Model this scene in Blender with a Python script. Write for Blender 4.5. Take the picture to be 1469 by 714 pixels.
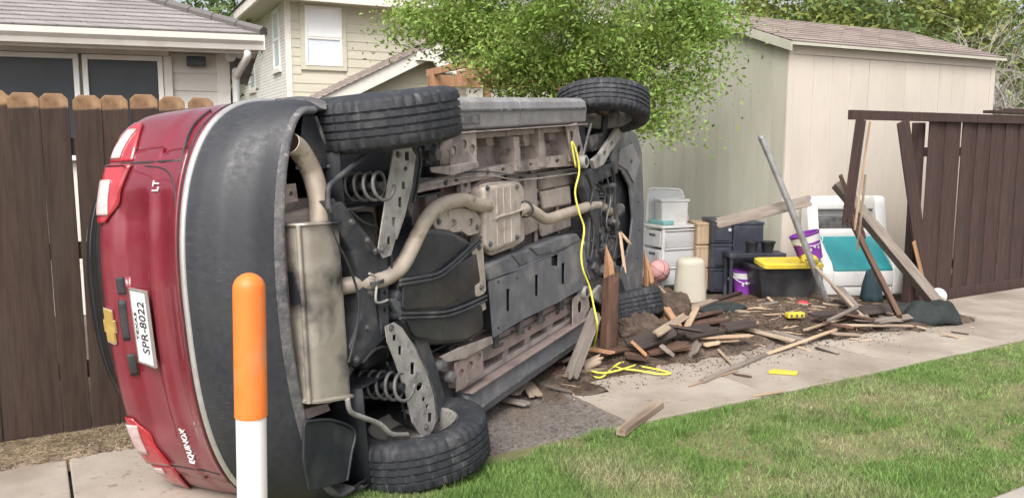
import bpy, bmesh, math, random
import numpy as np
from mathutils import Vector, Matrix

for o in list(bpy.data.objects):
    bpy.data.objects.remove(o)
S = bpy.context.scene
random.seed(7)
RNG = np.random.default_rng(7)

# ------------------------------------------------------------------ camera
PW, PH, FP, PITCH, CAMZ = 1469, 714, 1173.575, 0.12464554, 1.55
cam = bpy.data.cameras.new('Camera')
camo = bpy.data.objects.new('Camera', cam)
S.collection.objects.link(camo)
camo.location = (0, 0, CAMZ)
camo.rotation_euler = (math.pi / 2 - PITCH, 0, 0)
cam.sensor_width = 36
cam.lens = 36 * FP / PW
cam.clip_start = 0.05
cam.clip_end = 2000
S.camera = camo
S.render.resolution_x, S.render.resolution_y = 1024, 497

# ------------------------------------------------------------------ light
SUN_EL, SUN_AZ = math.radians(48), math.radians(192)    # azimuth clockwise from +Y
w = bpy.data.worlds.new('World')
S.world = w
w.use_nodes = True
nt = w.node_tree
sky = nt.nodes.new('ShaderNodeTexSky')
sky.sky_type = 'NISHITA'
sky.sun_disc = False
sky.sun_elevation = SUN_EL
sky.sun_rotation = SUN_AZ
sky.air_density = 1.0
sky.dust_density = 6.0
sky.ozone_density = 1.0
bg = nt.nodes['Background']
hs = nt.nodes.new('ShaderNodeHueSaturation')
hs.inputs['Saturation'].default_value = 0.35           # thin white overcast
nt.links.new(sky.outputs[0], hs.inputs['Color'])
nt.links.new(hs.outputs[0], bg.inputs[0])
bg.inputs[1].default_value = 0.145
sl = bpy.data.lights.new('Sun', 'SUN')
sl.energy = 1.3
sl.angle = math.radians(28)
sl.color = (1.0, 0.955, 0.9)
so = bpy.data.objects.new('Sun', sl)
S.collection.objects.link(so)
sd = Vector((math.sin(SUN_AZ) * math.cos(SUN_EL), math.cos(SUN_AZ) * math.cos(SUN_EL), math.sin(SUN_EL)))
so.rotation_euler = sd.to_track_quat('Z', 'Y').to_euler()
so.location = (4, -6, 12)
S.view_settings.view_transform = 'Standard'
S.view_settings.look = 'None'
S.view_settings.gamma = 1
S.view_settings.exposure = 0.72
S.render.engine = 'CYCLES'

# ------------------------------------------------------------------ pixel -> place
CAM = Vector((0, 0, CAMZ))
CP, SP_ = math.cos(PITCH), math.sin(PITCH)
def ray(px, py):
    u = (px - PW / 2) / FP; v = -(py - PH / 2) / FP
    return Vector((u, CP + v * SP_, -SP_ + v * CP))
def G(px, py, z=0.0):                       # point on the ground (height z)
    d = ray(px, py); return CAM + d * ((z - CAMZ) / d.z)
def D(px, py, dist):                        # point at distance dist along the street-normal axis
    d = ray(px, py); return CAM + d * (dist / d.y)
FA = Vector((-2.67, 4.10, 0)); FANG = math.radians(30.447)
FD = Vector((math.cos(FANG), math.sin(FANG), 0)); FN = Vector((-math.sin(FANG), math.cos(FANG), 0))
def FL(s, p, z=0.0):                        # fence-line coordinates: along, behind, up
    return FA + FD * s + FN * p + Vector((0, 0, z))
def FLinv(v):
    d = Vector(v) - FA; return d.dot(FD), d.dot(FN)
def FH(px, py, off=0.0):                    # hit on the fence plane (offset behind)
    r = ray(px, py); k = (FA + FN * off - CAM).dot(FN) / r.dot(FN); return CAM + r * k

# car pose (lying on its left side)
CR = Matrix(((0.44483089874389764, 0.06620571381979248, -0.8931641926209918),
             (0.8943102473251998, 0.0209672700086664, 0.4469558760297526),
             (0.0483182476072573, -0.9975856740380725, -0.04988155873835897)))
CT = Vector((-0.2660123752805374, 3.756280342880728, 0.9134936231455507))
CO = CR.transposed() @ (CAM - CT)
def cz(px, py, z, ax=2):                    # pixel -> car coordinates on plane z (or x/y)
    d = CR.transposed() @ ray(px, py); return CO + d * ((z - CO[ax]) / d[ax])
def carw(p): return CR @ Vector(p) + CT

# ------------------------------------------------------------------ materials
MATS = {}
def pm(name, c1, c2=None, scale=6, detail=5, rough=.7, metal=0, bump=0, bscale=None, stretch=(1, 1, 1), coat=0,
       rand=0.0, dirt=None, dscale=2.0, dlim=(.5, .7), spec=.5, lim=(.35, .65), trans=0, alpha=None, bdist=.01, hue=0, coord='Object', rvar=0):
    m = bpy.data.materials.new(name); m.use_nodes = True
    N = m.node_tree.nodes; L = m.node_tree.links
    b = N['Principled BSDF']
    b.inputs['Roughness'].default_value = rough; b.inputs['Metallic'].default_value = metal
    b.inputs['Coat Weight'].default_value = coat; b.inputs['Coat Roughness'].default_value = .06
    b.inputs['Specular IOR Level'].default_value = spec
    tc = N.new('ShaderNodeTexCoord'); mp = N.new('ShaderNodeMapping')
    mp.inputs['Scale'].default_value = stretch
    L.new(tc.outputs[coord], mp.inputs[0])
    oi = N.new('ShaderNodeObjectInfo')
    cb = N.new('ShaderNodeVectorMath'); cb.operation = 'ADD'
    cmb = N.new('ShaderNodeCombineXYZ')
    mul = N.new('ShaderNodeMath'); mul.operation = 'MULTIPLY'; mul.inputs[1].default_value = 37.0 if rand else 0
    L.new(oi.outputs['Random'], mul.inputs[0])
    for k in range(3): L.new(mul.outputs[0], cmb.inputs[k])
    L.new(mp.outputs[0], cb.inputs[0]); L.new(cmb.outputs[0], cb.inputs[1])
    vec = cb.outputs[0]
    nz = N.new('ShaderNodeTexNoise'); nz.inputs['Scale'].default_value = scale; nz.inputs['Detail'].default_value = detail
    nz.inputs['Roughness'].default_value = .62
    L.new(vec, nz.inputs['Vector'])
    cr = N.new('ShaderNodeValToRGB')
    c2 = c2 or tuple(x * .8 for x in c1)
    cr.color_ramp.elements[0].position = lim[0]; cr.color_ramp.elements[1].position = lim[1]
    cr.color_ramp.elements[0].color = (*c1, 1); cr.color_ramp.elements[1].color = (*c2, 1)
    L.new(nz.outputs['Fac'], cr.inputs[0])
    col = cr.outputs[0]
    if dirt:
        n2 = N.new('ShaderNodeTexNoise'); n2.inputs['Scale'].default_value = dscale; n2.inputs['Detail'].default_value = 8
        L.new(vec, n2.inputs['Vector'])
        mr = N.new('ShaderNodeMapRange'); mr.inputs[1].default_value = dlim[0]; mr.inputs[2].default_value = dlim[1]
        L.new(n2.outputs['Fac'], mr.inputs[0])
        mx = N.new('ShaderNodeMix'); mx.data_type = 'RGBA'
        L.new(mr.outputs[0], mx.inputs['Factor']); L.new(col, mx.inputs[6]); mx.inputs[7].default_value = (*dirt, 1)
        col = mx.outputs[2]
    if rand or hue:
        h = N.new('ShaderNodeHueSaturation')
        mr = N.new('ShaderNodeMapRange'); mr.inputs[3].default_value = 1 - rand; mr.inputs[4].default_value = 1 + rand
        L.new(oi.outputs['Random'], mr.inputs[0]); L.new(mr.outputs[0], h.inputs['Value']); L.new(col, h.inputs['Color'])
        col = h.outputs[0]
    L.new(col, b.inputs['Base Color'])
    if rvar:
        mr = N.new('ShaderNodeMapRange'); mr.inputs[1].default_value = .3; mr.inputs[2].default_value = .7
        mr.inputs[3].default_value = max(0, rough - rvar); mr.inputs[4].default_value = min(1, rough + rvar)
        L.new(nz.outputs['Fac'], mr.inputs[0]); L.new(mr.outputs[0], b.inputs['Roughness'])
    if bump:
        n3 = N.new('ShaderNodeTexNoise'); n3.inputs['Scale'].default_value = bscale or scale * 4; n3.inputs['Detail'].default_value = 6
        L.new(vec, n3.inputs['Vector'])
        bp = N.new('ShaderNodeBump'); bp.inputs['Strength'].default_value = bump; bp.inputs['Distance'].default_value = bdist
        L.new(n3.outputs['Fac'], bp.inputs['Height']); L.new(bp.outputs[0], b.inputs['Normal'])
    if trans: b.inputs['Transmission Weight'].default_value = trans
    MATS[name] = m
    return m
def M(n): return MATS[n]
def nodes(n): return MATS[n].node_tree

# car
pm('paint', (.185, .012, .028), (.225, .017, .036), 2.2, 4, .30, .25, coat=.8, dirt=(.27, .10, .11), dscale=3, dlim=(.38, 1.0), bump=.04, bscale=350, bdist=.001)
pm('black_plastic', (.015, .017, .023), (.024, .027, .034), 40, 8, .52, stretch=(1, 1, 1), bump=.12, bscale=160, dirt=(.050, .051, .056), dscale=2, dlim=(.35, 1.05), bdist=.002, rvar=.12)
pm('scuffed_plastic', (.05, .052, .058), (.13, .125, .125), 14, 8, .65, bump=.4, bscale=60, dirt=(.10, .10, .105), dscale=4)
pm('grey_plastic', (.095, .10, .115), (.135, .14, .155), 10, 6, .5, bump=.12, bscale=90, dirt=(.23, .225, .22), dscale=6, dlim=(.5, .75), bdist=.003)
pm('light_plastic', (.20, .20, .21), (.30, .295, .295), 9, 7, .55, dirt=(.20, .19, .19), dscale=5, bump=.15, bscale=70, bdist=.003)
pm('silver', (.50, .50, .48), (.60, .60, .58), 20, 3, .38, .6)
pm('chrome', (.8, .8, .8), (.7, .7, .7), 20, 3, .15, 1)
pm('gold', (.62, .43, .13), (.75, .55, .2), 20, 3, .3, .7)
pm('glass_dark', (.012, .014, .017), (.016, .018, .02), 3, 2, .06, coat=.5)
pm('tyre', (.017, .019, .024), (.030, .033, .039), 16, 8, .7, dirt=(.085, .085, .088), dscale=11, dlim=(.54, .80), bump=.5, bscale=60, bdist=.002)
pm('primer', (.29, .245, .225), (.40, .345, .315), 5, 9, .68, dirt=(.125, .103, .096), dscale=4.5, dlim=(.50, .74), bump=.25, bscale=40, bdist=.004, rand=.06)
pm('primer_pink', (.235, .178, .165), (.32, .25, .232), 5, 9, .68, dirt=(.15, .118, .11), dscale=5, dlim=(.5, .72), bump=.25, bscale=40, bdist=.004)
pm('exhaust', (.40, .34, .275), (.53, .465, .385), 7, 7, .5, .25, dirt=(.30, .225, .165), dscale=6, dlim=(.52, .78), bump=.15, bscale=70, bdist=.002)
pm('muffler', (.33, .295, .25), (.46, .42, .36), 5, 8, .42, .35, dirt=(.035, .035, .043), dscale=3.0, dlim=(.49, .60), bump=.2, bscale=50, bdist=.003)
pm('shield_tan', (.38, .325, .28), (.50, .44, .39), 8, 7, .6, .1, dirt=(.33, .27, .22), dscale=7, dlim=(.5, .75), bump=.3, bscale=50, bdist=.004)
pm('arm_metal', (.31, .30, .285), (.44, .425, .40), 9, 8, .55, .2, dirt=(.15, .14, .13), dscale=8, dlim=(.5, .72), bump=.25, bscale=60, bdist=.003)
pm('dark_metal', (.030, .033, .040), (.060, .063, .070), 11, 8, .6, .1, dirt=(.13, .122, .118), dscale=7, dlim=(.52, .74), bump=.3, bscale=60, bdist=.004)
pm('black_metal', (.017, .018, .021), (.032, .033, .036), 9, 6, .6, bump=.2, bscale=50, bdist=.004, dirt=(.07, .068, .066), dscale=8, dlim=(.52, .72))
pm('cast_metal', (.085, .085, .09), (.20, .195, .19), 12, 8, .6, .3, dirt=(.06, .06, .062), dscale=9, dlim=(.45, .65), bump=.4, bscale=50, bdist=.005)
pm('tank', (.013, .015, .020), (.023, .026, .032), 7, 7, .32, dirt=(.065, .064, .064), dscale=2.5, dlim=(.42, .90), bump=.18, bscale=30, bdist=.004, rvar=.1)
pm('liner', (.014, .016, .021), (.024, .027, .034), 8, 6, .5, bump=.2, bscale=40, bdist=.004, dirt=(.06, .06, .06), dscale=5)
pm('lens_red', (.33, .015, .025), (.42, .03, .04), 18, 3, .12, coat=1)
pm('lens_clear', (.50, .36, .36), (.62, .48, .47), 25, 3, .12, coat=1)
pm('plate_white', (.80, .81, .82), (.74, .75, .77), 18, 4, .4)
pm('ink', (.02, .02, .03), (.025, .025, .035), 20, 2, .5)
pm('rotor', (.20, .18, .17), (.31, .28, .26), 14, 6, .45, .7, dirt=(.22, .11, .06), dscale=9)
def scratch(name, amt, scale, stretch, lim):       # fine directional scuffs, lighter than the base
    m = M(name); N = m.node_tree.nodes; L = m.node_tree.links; b = N['Principled BSDF']; old = b.inputs['Base Color'].links[0].from_socket
    tc = N.new('ShaderNodeTexCoord'); mp = N.new('ShaderNodeMapping'); mp.inputs['Scale'].default_value = stretch; L.new(tc.outputs['Object'], mp.inputs[0])
    nz = N.new('ShaderNodeTexNoise'); nz.inputs['Scale'].default_value = scale; nz.inputs['Detail'].default_value = 3; L.new(mp.outputs[0], nz.inputs['Vector'])
    n2 = N.new('ShaderNodeTexNoise'); n2.inputs['Scale'].default_value = 2.3; L.new(tc.outputs['Object'], n2.inputs['Vector'])
    mr = N.new('ShaderNodeMapRange'); mr.inputs[1].default_value = lim[0]; mr.inputs[2].default_value = lim[1]; L.new(nz.outputs['Fac'], mr.inputs[0])
    m2 = N.new('ShaderNodeMapRange'); m2.inputs[1].default_value = .42; m2.inputs[2].default_value = .65; m2.inputs[4].default_value = .8; L.new(n2.outputs['Fac'], m2.inputs[0])
    mu = N.new('ShaderNodeMath'); mu.operation = 'MULTIPLY'; L.new(mr.outputs[0], mu.inputs[0]); L.new(m2.outputs[0], mu.inputs[1])
    mx = N.new('ShaderNodeMix'); mx.data_type = 'RGBA'; L.new(mu.outputs[0], mx.inputs['Factor']); L.new(old, mx.inputs[6]); mx.inputs[7].default_value = (*amt, 1); L.new(mx.outputs[2], b.inputs['Base Color'])
scratch('black_plastic', (.075, .076, .08), 30, (3, 6, .25), (.60, .70))
scratch('scuffed_plastic', (.30, .28, .27), 25, (1, 1, 1), (.52, .66))
scratch('tyre', (.13, .13, .13), 40, (1, .3, 1), (.62, .72))
scratch('exhaust', (.20, .14, .10), 14, (1, 1, 1), (.56, .68))
scratch('primer', (.11, .085, .075), 18, (1, 1, 1), (.55, .68))
scratch('primer_pink', (.10, .075, .068), 18, (1, 1, 1), (.55, .68))
scratch('shield_tan', (.24, .19, .155), 20, (1, 1, 1), (.56, .68))
scratch('arm_metal', (.12, .105, .09), 20, (1, 1, 1), (.55, .66))
# wood
def wood(name, c1, c2, rough=.8, dirt=None, dlim=(.5, .75), rand=.18, bump=.5):
    return pm(name, c1, c2, 7, 8, rough, stretch=(6, 6, .55), bump=bump, bscale=14, dirt=dirt, dscale=2.2, dlim=dlim, rand=rand, bdist=.004)
wood('wood_stain', (.030, .021, .019), (.058, .041, .036), dirt=(.075, .058, .051), rand=.14)
wood('wood_red', (.034, .018, .016), (.064, .035, .030), dirt=(.038, .025, .025), rand=.14)
wood('wood_raw', (.40, .275, .18), (.52, .39, .275), dirt=(.28, .175, .105), rand=.15)
wood('wood_orange', (.33, .165, .085), (.46, .27, .155), dirt=(.18, .085, .045), rand=.15)
wood('wood_grey', (.17, .14, .12), (.28, .24, .205), dirt=(.10, .075, .06), rand=.2)
wood('wood_tan', (.27, .20, .145), (.40, .32, .24), dirt=(.15, .105, .075), rand=.2)
wood('wood_post', (.055, .030, .022), (.115, .062, .042), dirt=(.18, .10, .065), rand=.1)
# picket: stained, with unstained weathered top
def picket_mat():
    m = pm('wood_picket', (.026, .0145, .010), (.048, .028, .020), 7, 8, .82, stretch=(6, 6, .55), bump=.5, bscale=14, dirt=(.044, .030, .023), dscale=2.2, rand=.2, bdist=.004)
    N = m.node_tree.nodes; L = m.node_tree.links
    b = N['Principled BSDF']; old = b.inputs['Base Color'].links[0].from_socket
    tc = N.new('ShaderNodeTexCoord'); sx = N.new('ShaderNodeSeparateXYZ'); L.new(tc.outputs['Object'], sx.inputs[0])
    nz = N.new('ShaderNodeTexNoise'); nz.inputs['Scale'].default_value = 9; L.new(tc.outputs['Object'], nz.inputs['Vector'])
    ad = N.new('ShaderNodeMath'); ad.operation = 'MULTIPLY_ADD'; ad.inputs[1].default_value = .05
    L.new(nz.outputs['Fac'], ad.inputs[0]); L.new(sx.outputs[2], ad.inputs[2])
    mr = N.new('ShaderNodeMapRange'); mr.inputs[1].default_value = 1.745; mr.inputs[2].default_value = 1.757
    L.new(ad.outputs[0], mr.inputs[0])
    n2 = N.new('ShaderNodeTexNoise'); n2.inputs['Scale'].default_value = 14; n2.inputs['Detail'].default_value = 7; L.new(tc.outputs['Object'], n2.inputs['Vector'])
    cr = N.new('ShaderNodeValToRGB'); cr.color_ramp.elements[0].position = .35; cr.color_ramp.elements[1].position = .68
    cr.color_ramp.elements[0].color = (.15, .08, .04, 1); cr.color_ramp.elements[1].color = (.36, .23, .13, 1)
    L.new(n2.outputs['Fac'], cr.inputs[0])
    mx = N.new('ShaderNodeMix'); mx.data_type = 'RGBA'
    L.new(mr.outputs[0], mx.inputs['Factor']); L.new(old, mx.inputs[6]); L.new(cr.outputs[0], mx.inputs[7]); L.new(mx.outputs[2], b.inputs['Base Color'])
picket_mat()
# setting
pm('concrete', (.31, .265, .22), (.39, .345, .295), 2.5, 10, .88, dirt=(.205, .165, .13), dscale=1.5, dlim=(.46, .74), bump=.35, bscale=90, bdist=.004, rand=.05)
pm('concrete_old', (.32, .285, .25), (.41, .375, .33), 3, 10, .9, dirt=(.28, .25, .22), dscale=2, bump=.4, bscale=80, bdist=.004)
pm('soil', (.060, .043, .032), (.13, .096, .074), 5, 10, .95, dirt=(.20, .155, .12), dscale=1.7, dlim=(.52, .75), bump=.8, bscale=45, bdist=.02)
pm('litter', (.21, .155, .11), (.33, .255, .19), 9, 10, .95, dirt=(.13, .095, .07), dscale=6, dlim=(.45, .7), bump=.8, bscale=60, bdist=.02)
pm('gravel_dark', (.10, .088, .080), (.22, .195, .175), 40, 8, .92, dirt=(.19, .14, .105), dscale=2.0, dlim=(.52, .75), bump=.9, bscale=90, bdist=.012)
pm('lawn', (.13, .14, .055), (.20, .19, .085), 4, 9, .95, dirt=(.27, .215, .12), dscale=1.5, dlim=(.55, .72), bump=.8, bscale=60, bdist=.02)
pm('yard', (.07, .085, .03), (.13, .125, .06), 2, 9, .95, dirt=(.18, .14, .09), dscale=.7, bump=.6, bscale=40, bdist=.02)
pm('siding_cream', (.62, .595, .55), (.67, .645, .60), 4, 5, .75, stretch=(.3, 3, 3), dirt=(.52, .48, .41), dscale=1.2, dlim=(.55, .85), rand=.02)
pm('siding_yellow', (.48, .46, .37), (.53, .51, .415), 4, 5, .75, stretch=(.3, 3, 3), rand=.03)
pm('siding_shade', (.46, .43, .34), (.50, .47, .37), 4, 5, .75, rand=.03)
pm('trim', (.68, .64, .585), (.73, .695, .645), 5, 5, .6, dirt=(.52, .47, .42), dscale=3, dlim=(.55, .8))
pm('trim_white', (.78, .77, .75), (.83, .82, .80), 5, 4, .5)
pm('screen', (.020, .025, .032), (.030, .036, .045), 3, 3, .35)
pm('blind', (.62, .68, .76), (.70, .75, .81), 3, 3, .25, coat=.6)
pm('blind_white', (.80, .82, .84), (.85, .86, .88), 3, 3, .25, coat=.6)
pm('shed_wall_shaded', (.44, .435, .36), (.50, .49, .41), 1.2, 8, .8, stretch=(1.5, 1.5, .5), dirt=(.37, .365, .295), dscale=1.0, dlim=(.5, .8), rand=.015, bump=.12, bscale=30, bdist=.004)  # darker, greener side of the shed: its shade is in the colour
pm('shed_wall_lit', (.53, .475, .41), (.59, .53, .465), 1.2, 8, .8, stretch=(1.5, 1.5, .5), dirt=(.45, .42, .35), dscale=.8, dlim=(.5, .8), rand=.015, bump=.12, bscale=30, bdist=.004)  # same shed, lighter and pinker: light on the front is in the colour
def shingle(name, c1, c2, c3, bw, bh):
    m = pm(name, c1, c2, 60, 6, .92, bump=.4, bscale=300, bdist=.003)
    N = m.node_tree.nodes; L = m.node_tree.links; b = N['Principled BSDF']
    old = b.inputs['Base Color'].links[0].from_socket
    tc = N.new('ShaderNodeTexCoord')
    br = N.new('ShaderNodeTexBrick'); br.inputs['Scale'].default_value = 1; br.inputs['Brick Width'].default_value = bw; br.inputs['Row Height'].default_value = bh
    br.inputs['Mortar Size'].default_value = .006; br.inputs['Color1'].default_value = (1, 1, 1, 1); br.inputs['Color2'].default_value = (*c3, 1); br.inputs['Mortar'].default_value = (.45, .45, .45, 1)
    L.new(tc.outputs['UV'], br.inputs['Vector'])
    mx = N.new('ShaderNodeMix'); mx.data_type = 'RGBA'; mx.blend_type = 'MULTIPLY'; mx.inputs['Factor'].default_value = 1
    L.new(old, mx.inputs[6]); L.new(br.outputs['Color'], mx.inputs[7]); L.new(mx.outputs[2], b.inputs['Base Color'])
shingle('shingle_grey', (.27, .25, .242), (.34, .315, .305), (.78, .77, .77), .33, .145)
shingle('shingle_tan', (.31, .255, .225), (.39, .325, .29), (.68, .67, .68), .33, .15)
shingle('white_brick', (.66, .645, .615), (.72, .70, .67), (.9, .88, .86), .21, .075)
pm('leaf', (.215, .335, .07), (.36, .485, .135), 1.3, 4, .55, spec=.35)
pm('leaf_far', (.12, .185, .06), (.20, .28, .10), .9, 4, .6, spec=.3)
pm('leaf_yellow', (.19, .235, .055), (.28, .32, .09), .9, 4, .6, spec=.3)
for n, lo, hi in (('leaf', .6, 1.45), ('leaf_far', .5, 1.4), ('leaf_yellow', .5, 1.4)):
    m = M(n); N = m.node_tree.nodes; L = m.node_tree.links; b = N['Principled BSDF']
    old = b.inputs['Base Color'].links[0].from_socket
    ge = N.new('ShaderNodeNewGeometry'); mr = N.new('ShaderNodeMapRange'); mr.inputs[3].default_value = lo; mr.inputs[4].default_value = hi
    L.new(ge.outputs['Random Per Island'], mr.inputs[0])
    h = N.new('ShaderNodeHueSaturation'); L.new(mr.outputs[0], h.inputs['Value']); L.new(old, h.inputs['Color'])
    m2 = N.new('ShaderNodeMapRange'); m2.inputs[3].default_value = .475; m2.inputs[4].default_value = .515; L.new(ge.outputs['Random Per Island'], m2.inputs[0]); L.new(m2.outputs[0], h.inputs['Hue'])
    L.new(h.outputs[0], b.inputs['Base Color'])
    tr = N.new('ShaderNodeBsdfTranslucent'); L.new(h.outputs[0], tr.inputs[0])
    ms = N.new('ShaderNodeMixShader'); ms.inputs[0].default_value = .45
    out = N['Material Output']; L.new(b.outputs[0], ms.inputs[1]); L.new(tr.outputs[0], ms.inputs[2]); L.new(ms.outputs[0], out.inputs[0])
def blade_mat(name, c1, c2, dry, dlim):
    m = pm(name, c1, c2, 2.5, 4, .7, dirt=dry, dscale=1.5, dlim=dlim, spec=.25)
    N = m.node_tree.nodes; L = m.node_tree.links; b = N['Principled BSDF']; old = b.inputs['Base Color'].links[0].from_socket
    ge = N.new('ShaderNodeNewGeometry'); mr = N.new('ShaderNodeMapRange'); mr.inputs[3].default_value = .5; mr.inputs[4].default_value = 1.6
    L.new(ge.outputs['Random Per Island'], mr.inputs[0]); h = N.new('ShaderNodeHueSaturation'); L.new(mr.outputs[0], h.inputs['Value']); L.new(old, h.inputs['Color'])
    L.new(h.outputs[0], b.inputs['Base Color'])
    tr = N.new('ShaderNodeBsdfTranslucent'); L.new(h.outputs[0], tr.inputs[0])
    ms = N.new('ShaderNodeMixShader'); ms.inputs[0].default_value = .3
    out = N['Material Output']; L.new(b.outputs[0], ms.inputs[1]); L.new(tr.outputs[0], ms.inputs[2]); L.new(ms.outputs[0], out.inputs[0])
blade_mat('grass', (.135, .235, .06), (.215, .335, .10), (.40, .37, .23), (.46, .74))
blade_mat('dead_grass', (.27, .21, .13), (.36, .29, .19), (.15, .11, .075), (.5, .7))
blade_mat('chips', (.10, .068, .048), (.20, .14, .10), (.32, .24, .175), (.5, .75))
pm('bark', (.10, .08, .065), (.17, .14, .115), 9, 8, .9, stretch=(2, 2, .5), bump=.7, bscale=20, bdist=.02)
pm('twig', (.30, .27, .245), (.42, .39, .36), 6, 6, .85)
# clutter
pm('white_plastic', (.66, .66, .65), (.72, .72, .71), 3, 6, .42, dirt=(.48, .45, .41), dscale=4, dlim=(.5, .8))
pm('grey_white_plastic', (.52, .53, .54), (.59, .60, .61), 3, 6, .42, dirt=(.40, .385, .37), dscale=4)
pm('beige_plastic', (.44, .41, .335), (.50, .465, .385), 3, 4, .45, dirt=(.48, .43, .35), dscale=2.5)
pm('teal_plastic', (.02, .21, .235), (.03, .25, .275), 4, 4, .4, dirt=(.10, .32, .34), dscale=3)
pm('teal_pale', (.20, .42, .42), (.26, .48, .48), 4, 4, .4)
pm('navy_plastic', (.028, .032, .048), (.044, .048, .068), 5, 5, .45, dirt=(.11, .11, .13), dscale=3)
pm('black_tote', (.016, .017, .020), (.034, .035, .040), 5, 5, .4, dirt=(.07, .07, .072), dscale=3)
pm('yellow_plastic', (.60, .46, .04), (.68, .54, .07), 6, 4, .4, dirt=(.55, .42, .08), dscale=5)
pm('rope', (.70, .66, .06), (.80, .77, .14), 60, 3, .7, bump=.8, bscale=250, bdist=.003)
pm('purple', (.20, .035, .32), (.26, .055, .40), 5, 4, .4)
pm('pink_ball', (.55, .27, .27), (.62, .33, .32), 20, 4, .6)
pm('ball_white', (.76, .74, .71), (.66, .63, .60), 9, 4, .6, dirt=(.45, .38, .32), dscale=8)
pm('red_plastic', (.62, .03, .06), (.70, .06, .08), 8, 3, .4)
pm('cardboard', (.42, .31, .20), (.50, .38, .26), 6, 5, .85, stretch=(4, 4, 1))
pm('galv', (.50, .51, .53), (.62, .63, .65), 14, 5, .38, .7, dirt=(.42, .42, .42), dscale=10)
pm('fabric_dark', (.012, .017, .017), (.022, .030, .029), 9, 6, .8, bump=.5, bscale=40, bdist=.01)
pm('fabric_teal', (.010, .026, .034), (.018, .040, .05), 9, 6, .8, bump=.5, bscale=40, bdist=.01)
pm('marker_orange', (.75, .17, .025), (.80, .21, .04), 5, 6, .5, dirt=(.62, .24, .10), dscale=9, dlim=(.5, .8), bump=.1, bscale=120, bdist=.002)
pm('marker_white', (.74, .725, .70), (.80, .785, .76), 5, 6, .5, dirt=(.55, .51, .46), dscale=8, dlim=(.55, .85))
pm('clod', (.055, .039, .029), (.125, .09, .067), 8, 10, .95, bump=1, bscale=25, bdist=.03)
pm('graphite', (.075, .08, .09), (.11, .115, .125), 6, 4, .5)

scratch('marker_orange', (.45, .20, .10), 30, (1, 1, .12), (.60, .72))
scratch('marker_white', (.42, .39, .35), 26, (1, 1, .15), (.60, .72))
scratch('concrete', (.16, .13, .10), 22, (1, 1, 1), (.58, .70))
scratch('shed_wall_shaded', (.33, .32, .25), 9, (3, 3, .35), (.58, .74))
scratch('shed_wall_lit', (.44, .39, .32), 9, (3, 3, .35), (.58, .74))

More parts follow.
